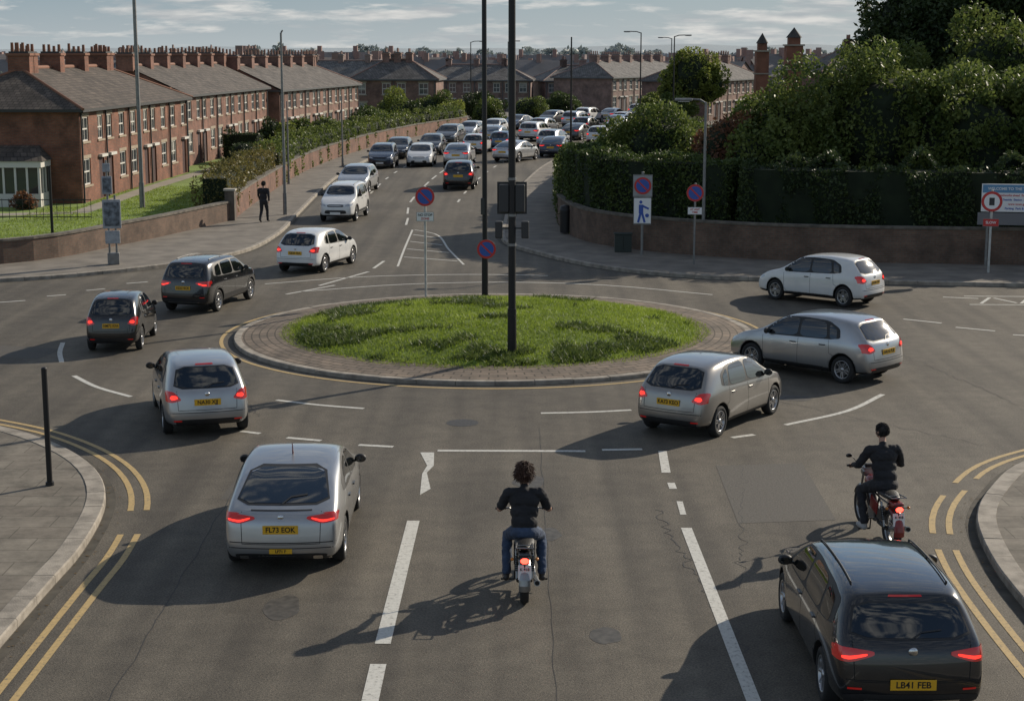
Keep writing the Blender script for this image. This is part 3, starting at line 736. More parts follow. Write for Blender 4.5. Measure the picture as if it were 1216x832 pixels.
def car(name,style,pm,x,y,hd,sc=(1,1,1),near=True):
    C=CARS[style]; e=empty(name,(x,y,.0),R(hd)); e.scale=sc
    o=mobj('body',C.body,e); o.material_slots[0].link='OBJECT'; o.material_slots[0].material=pm
    mobj('windows',C.glass,e); mobj('trim',C.trim,e); mobj('lamps',C.lamps,e)
    W=C.S['W']
    for sx in (1,-1):
        for k,wy in enumerate(C.wy):
            w=mobj('wheel',C.wheel,e,(sx*(W-.125),wy,C.wr)); 
            if sx<0: w.rotation_euler[2]=math.pi
            w.rotation_euler[0]=random.random()
    yb=plate_pos(C,C.plz); pz=C.plz*C.zs
    b=Bd(); b.box((0,yb-.012,pz),(.53,.012,.125),PLY,bev=.004)
    yf=C.cast('F',0,.42)[0].y; b.box((0,yf+.012,.42),(.52,.012,.11),PLW)
    b.obj('number_plate',e)
    if near:
        text(plate_str(),.105,PLK,(0,yb-.019,pz),e)
        if style=='coupe':
            b=Bd(); b.box((.0,yb-.03,.40),(.34,.01,.07),PLY); b.obj('lower_plate',e); text(plate_str()[:6],.06,PLK,(0,yb-.037,.40),e)
    return e
S94=(.94,.94,.97)
car('silver_saloon_car','coupe',P_SIL,-3.33,24.7,1,(.95,.97,1))
car('black_estate_car','estate',P_BLK,4.42,19.35,0,(.96,.96,.98))
car('silver_hatchback_car','hatch',P_SIL,-6.45,33.0,16,(.96,.97,.99))
car('black_hatchback_car','hatch',P_BLK,-10.05,41.8,3,(.78,.78,.95))
car('black_suv_car','suv',P_BLK,-8.95,48.3,-13,(.86,.86,.92))
car('white_hatchback_car','hatch',P_WHT,-6.75,56.9,-17,S94)
car('white_hatchback_car','hatch',P_WHT,9.3,49.0,49,(.88,.88,1.0))
car('silver_hatchback_car','hatch',P_SIL,7.1,37.9,46,(.96,.95,1.0))
car('grey_hatchback_car','hatch',P_GRY,4.1,32.65,-34,(.93,.92,.99))
far=[('white_people_carrier_car','suv',P_WHT,-7.55,74.0,174,(.88,.88,.98)),('silver_hatchback_car','hatch',P_LSI,-8.3,88.5,175),('navy_suv_car','suv',P_DBL,-8.4,107.6,178,(.92,.92,.94)),
('white_hatchback_car','hatch',P_WHT,-6.0,109.3,178),('black_hatchback_car','hatch',P_BLK,-2.85,91.2,-2,(1,1,1.06)),('silver_saloon_car','coupe',P_LSI,-3.5,110.6,-5),
('silver_saloon_car','coupe',P_LSI,.3,114,-25),('navy_saloon_car','coupe',P_DBL,3.2,119.5,-12),('grey_hatchback_car','hatch',P_DGR,-5.9,122,176),('white_hatchback_car','hatch',P_WHT,-2.6,123,-8),
('blue_hatchback_car','hatch',P_BLU,-.6,127,-12),('silver_hatchback_car','hatch',P_LSI,3.3,130,-20),('dark_suv_car','suv',P_DGR,-5.0,134,170),('silver_saloon_car','coupe',P_SIL,-1.4,137,-14),
('white_suv_car','suv',P_WHT,2.0,140,-18),('grey_saloon_car','coupe',P_DGR,5.6,142,-20),('white_hatchback_car','hatch',P_WHT,-1.6,150,165),('silver_hatchback_car','hatch',P_SIL,3,153,-22),('black_hatchback_car','hatch',P_BLK,7,155,-22),
('white_saloon_car','coupe',P_WHT,10.2,154,-22),('silver_suv_car','suv',P_LSI,6.5,165,-24),('white_hatchback_car','hatch',P_WHT,11.5,168,-24),('grey_hatchback_car','hatch',P_DGR,14,171,-24),('white_saloon_car','coupe',P_WHT,11,180,-24),('silver_hatchback_car','hatch',P_SIL,17,184,-24),('white_hatchback_car','hatch',P_WHT,15,194,-24),
('black_hatchback_car','hatch',P_BLK,-8.0,117,176),('silver_hatchback_car','hatch',P_LSI,-3.6,145,165),('white_hatchback_car','hatch',P_WHT,7.4,136,-18),('navy_saloon_car','coupe',P_DBL,.6,161,155),('silver_saloon_car','coupe',P_LSI,10.5,161,-22),('grey_hatchback_car','hatch',P_DGR,4.2,172,155),('white_suv_car','suv',P_WHT,8.2,176,-24),('silver_hatchback_car','hatch',P_SIL,14.5,178,-24),('black_suv_car','suv',P_BLK,20,191,-24),('silver_saloon_car','coupe',P_LSI,19,198,-24),('white_hatchback_car','hatch',P_WHT,24,196,-24)]
for f_ in far: car(*f_,near=False)

# ---------------------------------------------------------------- PEOPLE
SKIN=M('skin',(.42,.24,.17),.55,var=.08,vs=30); HAIR=M('brown_hair',(.060,.026,.014),.6,var=.5,vs=60); HAIRD=M('dark_hair',(.012,.009,.008),.6,var=.5,vs=60)
SHIRT=M('black_cotton',(.014,.014,.017),.85,var=.3,vs=6,bump=.9,bs=8); JEAN=M('denim',(.035,.055,.10),.85,var=.35,vs=8,bump=.7,bs=10); DTR=M('dark_trousers',(.018,.018,.022),.85,var=.3,vs=8,bump=.6,bs=10); SHOE=M('shoe_leather',(.03,.026,.024),.5); SHOEW=M('shoe_pale',(.35,.34,.33),.6)
def person_mesh(caps,ells,tags,vox=.009,wrinkle=.010):
    bm=bmesh.new()
    for (p0,r0,p1,r1,t) in caps:
        p0=Vector(p0);p1=Vector(p1)
        for p,r in ((p0,r0),(p1,r1)): bmesh.ops.create_icosphere(bm,subdivisions=2,radius=r,matrix=Matrix.Translation(p))
        d=(p1-p0)
        if d.length>1e-4:
            q=d.normalized().to_track_quat('Z','Y').to_matrix().to_4x4()
            bmesh.ops.create_cone(bm,cap_ends=True,segments=16,radius1=r0,radius2=r1,depth=d.length,matrix=Matrix.Translation((p0+p1)/2)@q)
    for (c,r,rot,t) in ells:
        m=Matrix.Translation(Vector(c))@(rot or Matrix.Identity(4))@Matrix.Diagonal((r[0],r[1],r[2],1))
        bmesh.ops.create_icosphere(bm,subdivisions=3,radius=1,matrix=m)
    me=bpy.data.meshes.new('tmpb'); bm.to_mesh(me); bm.free()
    o=bpy.data.objects.new('tmpb',me); COL.objects.link(o)
    rm=o.modifiers.new('r','REMESH'); rm.mode='VOXEL'; rm.voxel_size=vox; rm.use_smooth_shade=True
    sm=o.modifiers.new('s','SMOOTH'); sm.factor=.5; sm.iterations=6
    m2=apply_obj(o); bpy.data.objects.remove(o); m2.name='figure'
    keys=[]; 
    for t in tags.values():
        if t not in keys: keys.append(t)
    m2.materials.clear()
    for k in keys: m2.materials.append(k)
    n=len(m2.polygons); C=np.zeros(n*3); m2.polygons.foreach_get('center',C); C=C.reshape(-1,3)
    best=np.full(n,1e9); mi=np.zeros(n,int)
    for (p0,r0,p1,r1,t) in caps:
        a=np.array(p0);d=np.array(p1)-a; L2=max((d@d),1e-9); u=np.clip(((C-a)@d)/L2,0,1)
        dist=np.linalg.norm(C-(a+u[:,None]*d),axis=1)-(r0+(r1-r0)*u)
        k=dist<best; best[k]=dist[k]; mi[k]=keys.index(tags[t])
    for (c,r,rot,t) in ells:
        q=C-np.array(c)
        if rot: q=q@np.array(rot.to_3x3())
        l=np.linalg.norm(q/np.array(r),axis=1); dist=(l-1)*min(r)
        k=dist<best; best[k]=dist[k]; mi[k]=keys.index(tags[t])
    m2.polygons.foreach_set('material_index',mi.astype(np.int32)); m2.polygons.foreach_set('use_smooth',np.ones(n,bool))
    cl_=set(i for i,k in enumerate(keys) if k not in (SKIN,SHOE,SHOEW)); vv=set()
    for p in m2.polygons:
        if p.material_index in cl_: vv.update(p.vertices)
    nrm=[v.normal.copy() for v in m2.vertices]
    for i in vv:
        v=m2.vertices[i]; q=v.co; v.co=q+nrm[i]*wrinkle*(noise.noise(Vector((q.x*9,q.y*9,q.z*16)))+.5*noise.noise(Vector((q.x*20,q.y*20,q.z*30+7))))
    m2.update(); return m2
def head_prims(c,yaw,caps,ells,pitch=0):
    rm=Matrix.Rotation(yaw,4,'Z')@Matrix.Rotation(pitch,4,'X'); c=Vector(c)
    def T(v): return tuple(c+(rm@Vector(v)))
    ells.append((T((0,-.008,.02)),(.074,.094,.092),rm,'head')); ells.append((T((0,.03,-.045)),(.056,.062,.068),rm,'head'))
    ells.append((T((0,.086,-.075)),(.022,.018,.018),rm,'head'))
    caps.append((T((0,.098,.0)),.010,T((0,.112,-.028)),.016,'head'))
    for s in (1,-1):
        ells.append((T((s*.078,.0,-.005)),(.013,.024,.034),rm,'head')); ells.append((T((s*.03,.078,-.03)),(.024,.02,.02),rm,'head'))
        caps.append((T((s*.015,.094,.022)),.010,T((s*.048,.080,.020)),.009,'head'))
    caps.append((T((-.02,.090,-.052)),.009,T((.02,.090,-.052)),.009,'head'))
    return T
def hair_obj(T,parent,mat,L=.07,dens=900,low=-.06):
    b=Bd(); k=0
    while k<dens:
        u=random.uniform(-1,1);t=random.uniform(0,2*math.pi);q=math.sqrt(1-u*u)
        d=Vector((q*math.cos(t),q*math.sin(t),u))
        p=Vector((d.x*.078,d.y*.098-.008,d.z*.094+.022))
        if p.z<low or (p.y>.045 and p.z<.065): continue
        k+=1
        d2=(d+Vector((random.gauss(0,.4),random.gauss(0,.4),random.gauss(-.2,.4)))).normalized()
        ll=L*(1.2 if p.z<.02 and p.y<0 else .9)
        p1=p+d2*ll*random.uniform(.25,.55); p2=p1+(d2*.4+Vector((random.gauss(0,.7),random.gauss(0,.7),-.6))).normalized()*ll*random.uniform(.3,.6)
        a,b_,c_=T(p),T(p1),T(p2)
        b.tube(a,b_,.008,mat,.007,5,False); b.tube(b_,c_,.007,mat,.002,5,False)
    b.ell(T((0,-.012,.028)),(.082,.101,.092),mat)
    return b.obj('hair',parent)
def face_obj(T,parent):
    b=Bd(); EY=M('eye_white',(.7,.7,.68),.3); IR=M('eye_iris',(.03,.02,.015),.2); LP=M('lips',(.32,.12,.10),.5)
    for s in (1,-1):
        b.ell(T((s*.031,.079,.0)),(.013,.011,.010),EY); b.ell(T((s*.031,.088,.0)),(.006,.005,.006),IR)
        b.tube(T((s*.016,.098,.024)),T((s*.046,.086,.023)),.004,HAIRD,.003,6)
    b.tube(T((-.022,.092,-.052)),T((.022,.092,-.052)),.006,LP,.006,6)
    b.obj('face',parent)
def hand(caps,w,fdir,up,side,tag='skin',curl=1.):
    w=Vector(w);f=Vector(fdir).normalized();u=Vector(up).normalized();x=f.cross(u).normalized()
    kn=w+f*.085
    for i,(o_,l) in enumerate(((-.030,.9),(-.010,1.0),(.011,.95),(.031,.78))):
        oo=o_*side*-1
        base=w+f*.02+x*oo*.7
        k=kn+x*oo+f*(-.006*abs(o_)*30*.3)
        caps.append((tuple(base),.013,tuple(k),.0105,tag))
        a=k+(f*.75-u*.65*curl).normalized()*.034*l; b_=a+(-u*.95*curl+f*(.1)).normalized()*.026*l; c_=b_+(-f*.8*curl-u*.5).normalized()*.02*l
        caps.append((tuple(k),.0095,tuple(a),.009,tag)); caps.append((tuple(a),.009,tuple(b_),.0085,tag)); caps.append((tuple(b_),.0085,tuple(c_),.0075,tag))
    tb=w+f*.025-x*side*.028; t1=tb-x*side*.022+f*.03-u*.012; t2=t1+f*.024-u*.022+x*side*.008
    caps.append((tuple(w+f*.01),.015,tuple(tb),.013,tag)); caps.append((tuple(tb),.012,tuple(t1),.0105,tag)); caps.append((tuple(t1),.0105,tuple(t2),.009,tag))
def rider(parent,mats,hairm,sleeve=False,yaw=0,hairL=.07,knee_out=.0):
    caps=[];ells=[]
    def c(p0,r0,p1,r1,t): caps.append((p0,r0,p1,r1,t))
    ells.append(((0,.34,.86),(.185,.155,.13),None,'leg'))
    ells.append(((0,.37,.98),(.180,.140,.15),None,'top'))
    ells.append(((0,.42,1.12),(.188,.134,.16),Matrix.Rotation(R(-16),4,'X'),'top'))
    ells.append(((0,.46,1.26),(.208,.134,.15),Matrix.Rotation(R(-16),4,'X'),'top'))
    c((-.155,.48,1.37),.068,(.155,.48,1.37),.068,'top')
    c((0,.48,1.39),.08,(0,.50,1.44),.060,'top')
    c((0,.50,1.42),.054,(0,.545,1.53),.050,'skin')
    for s in (1,-1):
        sh=(s*.205,.49,1.365); el=(s*.325,.60,1.11); wr=(s*.315,.85,1.05)
        if sleeve: mid=tuple(Vector(sh).lerp(Vector(el),.72)); 
        else: mid=tuple(Vector(sh).lerp(Vector(el),.80))
        mid2=tuple(Vector(sh).lerp(Vector(el),.66))
        c(sh,.074,mid,.064,'top')
        if sleeve:
            c(mid,.062,el,.056,'top'); w2=tuple(Vector(el).lerp(Vector(wr),.93)); c(el,.056,w2,.040,'top'); c(w2,.028,wr,.027,'skin')
        else:
            c(mid2,.046,el,.043,'skin'); c(el,.043,tuple(Vector(el).lerp(Vector(wr),.35)),.044,'skin'); c(tuple(Vector(el).lerp(Vector(wr),.35)),.044,wr,.027,'skin')
        hand(caps,wr,(0,1,-.12),(0,.12,1),s)
        hp=(s*.095,.36,.86); kn=(s*(.225+knee_out),.74,.70); an=(s*.235,.50,.27)
        c(hp,.105,tuple(Vector(hp).lerp(Vector(kn),.5)),.092,'leg'); c(tuple(Vector(hp).lerp(Vector(kn),.5)),.092,kn,.070,'leg')
        cf=tuple(Vector(kn).lerp(Vector(an),.35)+Vector((0,-.015,0)))
        c(kn,.068,cf,.070,'leg'); c(cf,.070,an,.060,'leg')
        c((s*.235,.49,.24),.044,(s*.24,.50,.19),.045,'shoe'); c((s*.24,.475,.185),.046,(s*.25,.62,.175),.044,'shoe'); c((s*.25,.62,.175),.044,(s*.255,.71,.172),.036,'shoe')
    T=head_prims((0,.565,1.625),yaw,caps,ells,R(-6))
    tags={'top':mats[0],'leg':mats[1],'shoe':mats[2],'skin':SKIN,'head':SKIN}
    me=person_mesh(caps,ells,tags,.008); mobj('body',me,parent)
    hair_obj(T,parent,hairm,hairL,1200 if hairL>.05 else 800); face_obj(T,parent)
BIKEP=M('bike_paint_black',(.012,.012,.013),.25,.1,coat=.8); SEATM=M('seat_vinyl',(.015,.014,.014),.5,bump=.2,bs=40); ENG=M('engine_alloy',(.22,.22,.22),.45,.8,var=.2,vs=20)
BLAMP=M('bike_lamp_lit',(.8,.05,.03),.2,emit=(1,.05,.03),es=6); REDP=M('bike_red_panel',(.20,.015,.012),.35,coat=.5); STEEL=M('worn_steel',(.30,.30,.30),.35,.9)
def bike(parent,red=False):
    b=Bd(); pm=REDP if red else BIKEP
    r=.295
    for y,w in ((0,.058),(1.27,.045)):
        b.lathe([(-w*.6,r-.075),(-w,r-.05),(-w*.95,r-.02),(-w*.5,r-.003),(0,r),(w*.5,r-.003),(w*.95,r-.02),(w,r-.05),(w*.6,r-.075)],TYRE,'X',(0,y,r),36)
        b.lathe([(-w*.6,r-.07),(-w*.6,r-.085),(w*.6,r-.085),(w*.6,r-.07)],STEEL,'X',(0,y,r),36)
        b.tube((-.06,y,r),(.06,y,r),.045,ENG,n=16)
        for i in range(18):
            a=2*math.pi*i/18; s=.04 if i%2 else -.04
            b.tube((s,y+.04*math.cos(a+.3),r+.04*math.sin(a+.3)),(0,y+(r-.08)*math.cos(a),r+(r-.08)*math.sin(a)),.0028,STEEL,n=5)
    for i in range(9):
        a0=R(70+i*13);a1=R(70+(i+1)*13); rr=r+.03
        vs=[];w=.075
        for a in (a0,a1):
            for x,d in ((-w,-.02),(-w*.6,.01),(0,.016),(w*.6,.01),(w,-.02)): vs.append((x,(rr+d)*math.cos(a),r+(rr+d)*math.sin(a)))
        b.add(vs,[(k,k+1,k+6,k+5) for k in range(4)],pm if red else STEEL,True)
        a0=R(20+i*14);a1=R(20+(i+1)*14)
        vs=[]
        for a in (a0,a1):
            for x,d in ((-.05,-.02),(-.03,.01),(0,.014),(.03,.01),(.05,-.02)): vs.append((x,1.27+(rr+d)*math.cos(a),r+(rr+d)*math.sin(a)))
        b.add(vs,[(k,k+1,k+6,k+5) for k in range(4)],BIKEP,True)
    for s in (1,-1):
        b.tube((s*.085,0,r),(s*.09,.45,.33),.018,BIKEP); b.tube((s*.10,.04,r+.02),(s*.11,.17,.66),.016,STEEL)
        for k in range(8):
            q=Vector((s*.10,.04,r+.02)).lerp(Vector((s*.11,.17,.66)),.3+k*.07); b.lathe([(-.006,.026),(.006,.03),(.012,.026)],BLACKM,'Z',q,12)
        b.path([(s*.10,-.10,.70),(s*.11,.25,.70),(s*.09,.72,.74)],.014,BIKEP)
        b.path([(s*.09,.45,.33),(s*.10,.30,.68)],.014,BIKEP)
        b.path([(s*.10,.45,.33),(s*.12,.75,.24),(s*.09,.98,.38),(s*.03,1.02,.82)],.014,BIKEP)
        b.path([(s*.075,1.27,r),(s*.08,1.13,.62),(s*.085,1.03,.90)],.019,STEEL)
        b.tube((s*.13,.55,.14),(s*.31,.55,.14),.013,DARKP)
        b.tube((s*.12,.55,.30),(s*.13,.55,.14),.010,DARKP)
        b.path([(0,1.0,.93),(s*.10,.99,.95),(s*.20,.95,1.02),(s*.25,.94,1.02)],.011,STEEL)
        b.tube((s*.24,.94,1.02),(s*.385,.93,1.02),.017,DARKP)
        b.path([(s*.24,.975,1.02),(s*.36,.99,1.005)],.006,STEEL)
        if red:
            b.path([(s*.21,.96,1.03),(s*.27,.98,1.12),(s*.32,.98,1.15)],.006,BLACKM)
            b.ell((s*.34,.98,1.16),(.05,.014,.032),DARKP); b.ell((s*.34,.968,1.16),(.043,.006,.027),GLC)
        b.tube((s*.05,-.20,.66),(s*.15,-.20,.66),.007,DARKP); b.ell((s*.16,-.20,.66),(.022,.03,.022),M('indicator_amber',(.5,.17,.02),.3))
        b.box((s*.13,.42,.55),(.02,.30,.20),pm,Matrix.Rotation(R(10),3,'X'),bev=.008)
    b.ell((0,.20,.775),(.135,.36,.06),SEATM); b.ell((0,.48,.77),(.12,.16,.06),SEATM)
    b.ell((0,.80,.80),(.135,.21,.10),pm); b.box((0,-.14,.70),(.17,.20,.08),pm,bev=.025)
    b.path([(-.10,.05,.80),(-.11,-.24,.82),(.11,-.24,.82),(.10,.05,.80)],.009,STEEL); b.tube((-.11,-.1,.815),(.11,-.1,.815),.007,STEEL)
    b.box((0,-.245,.655),(.125,.06,.095),DARKP,bev=.012)
    b.ell((0,-.275,.655),(.055,.024,.040),BLAMP)
    b.box((0,-.262,.50),(.17,.012,.19),PLW,Matrix.Rotation(R(-14),3,'X'),bev=.004)
    b.path([(0,-.24,.62),(0,-.25,.45)],.012,DARKP)
    b.box((0,.62,.36),(.20,.30,.20),ENG,bev=.03); b.tube((0,.70,.42),(0,.86,.60),.075,ENG,.07,16)
    for k in range(5): q=Vector((0,.70,.42)).lerp(Vector((0,.86,.60)),k/5); b.box(q,(.19,.02,.17),ENG,Matrix.Rotation(R(-40),3,'X'))
    b.path([(.06,.86,.52),(.10,.95,.35),(.13,.75,.22),(.14,.35,.24)],.02,STEEL); b.tube((.14,.35,.24),(.16,-.22,.34),.032,STEEL,.042,16); b.tube((.16,-.22,.34),(.161,-.235,.343),.03,WELL,.03,12)
    b.tube((-.07,.35,.30),(-.075,.02,.30),.035,DARKP)
    b.tube((0,1.06,.88),(0,1.16,.87),.085,STEEL,.09,20); b.ell((0,1.16,.87),(.088,.03,.088),LCLR)
    b.box((0,1.02,.99),(.16,.07,.06),DARKP,bev=.02)
    b.obj('motorcycle_frame',parent)
    text('K 418',.05,PLK,(0,-.276,.54),parent); text('DEF',.06,PLK,(0,-.262,.475),parent)
SB=(1.05,1.05,1.03)
e1=empty('motorcycle',(.17,21.4,0),R(0)); bike(e1); e1.scale=SB
p1=empty('motorcyclist',(.17,21.4,0),R(0)); rider(p1,(SHIRT,JEAN,SHOE),HAIR,False,R(-6),hairL=.095); p1.scale=SB
e2=empty('motorcycle',(5.74,23.9,0),R(7)); bike(e2,red=True); e2.scale=SB
p2=empty('motorcyclist',(5.74,23.9,0),R(7)); rider(p2,(SHIRT,DTR,SHOEW),HAIRD,True,R(28),hairL=.03); p2.scale=SB
pe=empty('pedestrian',(-10.75,71.0,.12),R(-8))
caps=[];ells=[]
ells.append(((0,0,.93),(.17,.13,.14),None,'leg')); ells.append(((0,.0,1.12),(.175,.13,.2),None,'top')); ells.append(((0,.01,1.32),(.20,.13,.16),None,'top'))
caps.append(((-.15,0,1.42),.07,(.15,0,1.42),.07,'top')); caps.append(((0,0,1.46),.055,(0,.02,1.56),.05,'skin'))
for s,ph in ((1,1),(-1,-1)):
    k=(s*.1,.10*ph+.06,.50); a=(s*.1,.24*ph-.04,.09 if ph>0 else .13)
    caps.append(((s*.09,0,.90),.10,k,.07,'leg')); caps.append((k,.068,a,.052,'leg')); caps.append((a,.045,(s*.11,a[1]+.16,.045),.04,'shoe'))
    el=(s*.26,-.10*ph,1.17); wr=(s*.25,-.16*ph+.10,.95); caps.append(((s*.20,0,1.41),.07,el,.055,'top')); caps.append((el,.053,wr,.038,'top'))
    hand(caps,wr,(0,.15,-1),(s*1,0,0),s,curl=.5)
T=head_prims((0,.04,1.66),0,caps,ells)
mobj('body',person_mesh(caps,ells,{'top':SHIRT,'leg':DTR,'shoe':SHOE,'skin':SKIN,'head':SKIN},.012),pe); hair_obj(T,pe,HAIRD,.04,400); face_obj(T,pe)

# ---------------------------------------------------------------- FURNITURE
def lamp(name,x,y,h,r,mat,z=.12,arm=0,armdir=(1,0),head=True,base=True):
    b=Bd(); b.tube((0,0,0),(0,0,h),r,mat,r*.62 if h<11 else r*.8,14)
    if base: b.tube((0,0,0),(0,0,min(1.2,h*.12)),r*1.3,mat,r*1.25,14)
    if arm:
        d=Vector((armdir[0],armdir[1],0)).normalized()
        b.path([(0,0,h-.05),tuple(d*arm*.4+Vector((0,0,h+.08))),tuple(d*arm+Vector((0,0,h+.1)))],r*.5,mat)
        if head:
            p=d*(arm+.25)+Vector((0,0,h+.08)); ang=math.atan2(d.y,d.x)
            b.box(p,(.62,.26,.11),GREYM,Matrix.Rotation(ang,3,'Z'),bev=.04); b.box(p-Vector((0,0,.06)),(.4,.18,.02),LCLR,Matrix.Rotation(ang,3,'Z'))
    return b.obj(name,loc=(x,y,z))
def round_sign(b,c,r,kind='nostop'):
    x,y,z=c
    b.disc((x,y+.012,z),r,.012,GREYM)
    b.disc((x,y-.001,z),r*.985,.004,REDS)
    if kind=='nostop':
        b.disc((x,y-.006,z),r*.76,.004,BLUES)
        b.box((x,y-.012,z),(r*1.5,.004,r*.17),REDS,Matrix.Rotation(R(45),3,'Y'))
    else:
        b.disc((x,y-.006,z),r*.74,.004,WHITES); b.box((x,y-.012,z),(r*.5,.004,r*.75),DARKS)
SIG=M('signal_housing',(.035,.036,.037),.6)
b=Bd(); b.tube((0,0,0),(0,0,13),.090,BLACKM,.078,16); b.tube((0,0,0),(0,0,1.1),.11,BLACKM,.105,16)
for s in (-1,1):
    b.box((s*.19,.03,3.72),(.23,.20,.66),SIG,bev=.03); b.box((s*.19,.15,3.72),(.32,.012,.76),SIG)
    for k in range(3): b.tube((s*.19,.13,3.51+k*.21),(s*.19,.27,3.49+k*.21),.085,SIG,.09,14,False)
    b.tube((0,0,3.02),(s*.30,0,3.02),.02,SIG); b.box((s*.31,.05,2.98),(.18,.18,.40),SIG,bev=.025)
for k in (2.6,3.3,4.15): b.tube((0,0,k),(0,0,k+.06),.105,GREYM)
b.obj('traffic_light_column',loc=(.0,38.6,mound_z(0,38.6)-.05))
b=Bd(); b.tube((0,0,0),(0,0,13),.078,BLACKM,.068,14); b.tube((0,0,0),(0,0,1.3),.10,BLACKM,.095,14)
round_sign(b,(.05,-.12,1.42),.29); b.box((0.05,-.09,1.42),(.05,.05,.3),GREYM)
b.box((-.06,-.02,2.7),(.12,.14,.5),SIG,bev=.02)
b.obj('street_lamp_column',loc=(-.82,49.3,.12))
def post_sign(name,x,y,z,h,rz,items,r=.038,mat=GREYM):
    e=empty(name,(x,y,z),rz); b=Bd(); b.tube((0,0,0),(0,0,h),r,mat,n=12); b.ell((0,0,h),(r,r,r*.5),mat); b.obj('post',e)
    b=Bd()
    for it in items:
        if it[0]=='round': round_sign(b,(it[3] if len(it)>3 else 0,-r-.02,it[1]),it[2],it[4] if len(it)>4 else 'nostop')
        elif it[0]=='plate':
            _,zz,w,hh,m=it[:5]; b.box((0,-r-.012,zz),(w,.012,hh),GREYM); b.box((0,-r-.021,zz),(w*.95,.004,hh*.9),m)
        b.box((0,-r*.8,it[1]),(.06,.03,.05),GREYM)
    b.obj('sign_face',e)
    return e
WPOST=M('pale_post',(.45,.45,.42),.6,var=.2,vs=5)
e=post_sign('no_stopping_sign',-2.6,49.0,.12,3.3,R(2),[('round',3.02,.29),('plate',2.42,.52,.28,WHITES)],.036,WPOST)
text('NO STOP',.10,DARKS,(0,-.064,2.47),e); text('ZONE',.09,REDS,(0,-.064,2.36),e)
e=post_sign('direction_sign',4.72,59.3,.12,3.0,R(-4),[('plate',2.52,.70,.80,M('sign_backing',(.30,.31,.32),.5)),('plate',1.62,.64,1.0,WHITES)],.05)
b=Bd(); round_sign(b,(0,-.095,2.52),.31)
FIG=BLUES
b.ell((-.06,-.08,1.93),(.055,.006,.06),FIG); b.box((-.05,-.079,1.68),(.16,.006,.32),FIG); b.box((-.11,-.079,1.36),(.08,.006,.34),FIG,Matrix.Rotation(R(14),3,'Y')); b.box((.04,-.079,1.36),(.08,.006,.34),FIG,Matrix.Rotation(R(-16),3,'Y')); b.box((.12,-.079,1.74),(.24,.006,.07),FIG,Matrix.Rotation(R(25),3,'Y')); b.ell((.17,-.08,1.45),(.07,.006,.07),FIG)
b.obj('symbols',e)
e=post_sign('no_stopping_sign',6.33,56.7,.12,2.8,R(-6),[('round',2.48,.30),('plate',1.86,.50,.26,WHITES)],.036); text('AT ANY',.09,REDS,(0,-.064,1.91),e); text('TIME',.09,REDS,(0,-.064,1.81),e)
e=post_sign('speed_limit_sign',15.95,54.5,.12,2.75,R(-14),[('round',2.38,.34,0,'x'),('plate',1.68,.52,.26,REDS)],.04,WPOST); text('SLOW',.12,WHITES,(0,-.064,1.68),e)
e=empty('information_board',(17.35,56.1,.12),R(-10))
b=Bd(); b.box((0,0,2.35),(2.5,.06,.95),WHITES); b.box((0,-.034,2.66),(2.44,.006,.27),M('board_blue',(.10,.25,.42),.5)); b.box((0,.0,1.63),(2.7,.05,.42),M('board_grey',(.16,.16,.17),.6)); 
for s in (-1,1): b.tube((s*1.0,.07,0),(s*1.0,.07,2.8),.05,GREYM)
b.obj('board',e)
text('WELCOME TO THE TOWN CENTRE',.13,WHITES,(0,-.042,2.66),e)
for i in range(4): text(['Roadworks ahead  Expect delays','Seaside  Station  Market','www town gov','Parking  Park & Ride'][i],.10,BLUES if i%2 else REDS,(-.05,-.035,2.44-i*.15),e)
lamp('street_lamp',6.95,59.4,5.5,.07,GREYM,.12,.55,(-1,0))
lamp('street_lamp',-17.5,77.6,12,.10,GREYM)
lamp('street_lamp',-10.3,74.4,8.1,.075,GREYM,arm=.1,head=False)
for (x,y,h,r,dx) in [(4.1,115,8.3,.08,0),(11.6,150,9.0,.08,-1),(14.8,152,8.7,.08,1),(-10.9,106,4.5,.06,0),(-4.7,190,8.4,.08,1),(-12.5,92,4.6,.06,0),(18,188,8.8,.09,-1),(-.5,215,8.6,.09,1)]:
    lamp('street_lamp',x,y,h,r,BLACKM if r==.08 else GREYM,.1,1.0 if dx else 0,(dx or 1,0))
b=Bd(); b.tube((0,0,0),(0,0,2.02),.048,BLACKM,n=16); b.ell((0,0,2.02),(.05,.05,.03),BLACKM); b.tube((0,0,0),(0,0,.06),.075,BLACKM,.07,16); b.obj('steel_post',loc=(-7.88,27.1,.12))
b=Bd(); b.tube((0,0,0),(0,0,2.8),.06,BLACKM,n=14); b.obj('steel_post',loc=(-18.45,65.6,.12))
e=empty('information_sign',(-13.86,56.7,.12),R(12)); b=Bd(); PAN=M('panel_grey',(.30,.32,.34),.55,var=.2,vs=8); PAN2=M('panel_picture',(.12,.14,.16),.5,var=.7,vs=7)
b.tube((-.12,0,0),(-.12,0,3.6),.04,GREYM); b.tube((.12,0,0),(.12,0,2.4),.04,GREYM)
b.box((0,-.06,1.75),(.62,.08,1.0),PAN,bev=.02); b.box((0,-.106,1.75),(.5,.01,.82),PAN2); b.box((.0,-.06,.95),(.5,.1,.45),PAN,bev=.02); b.box((-.12,-.06,2.75),(.34,.06,.62),PAN,bev=.02); b.box((-.12,-.10,2.75),(.26,.01,.5),PAN2); b.box((-.12,-.06,3.35),(.26,.05,.3),PAN,bev=.02); b.box((0,0,.2),(.4,.3,.4),GREYM,bev=.02)
b.obj('panels',e)
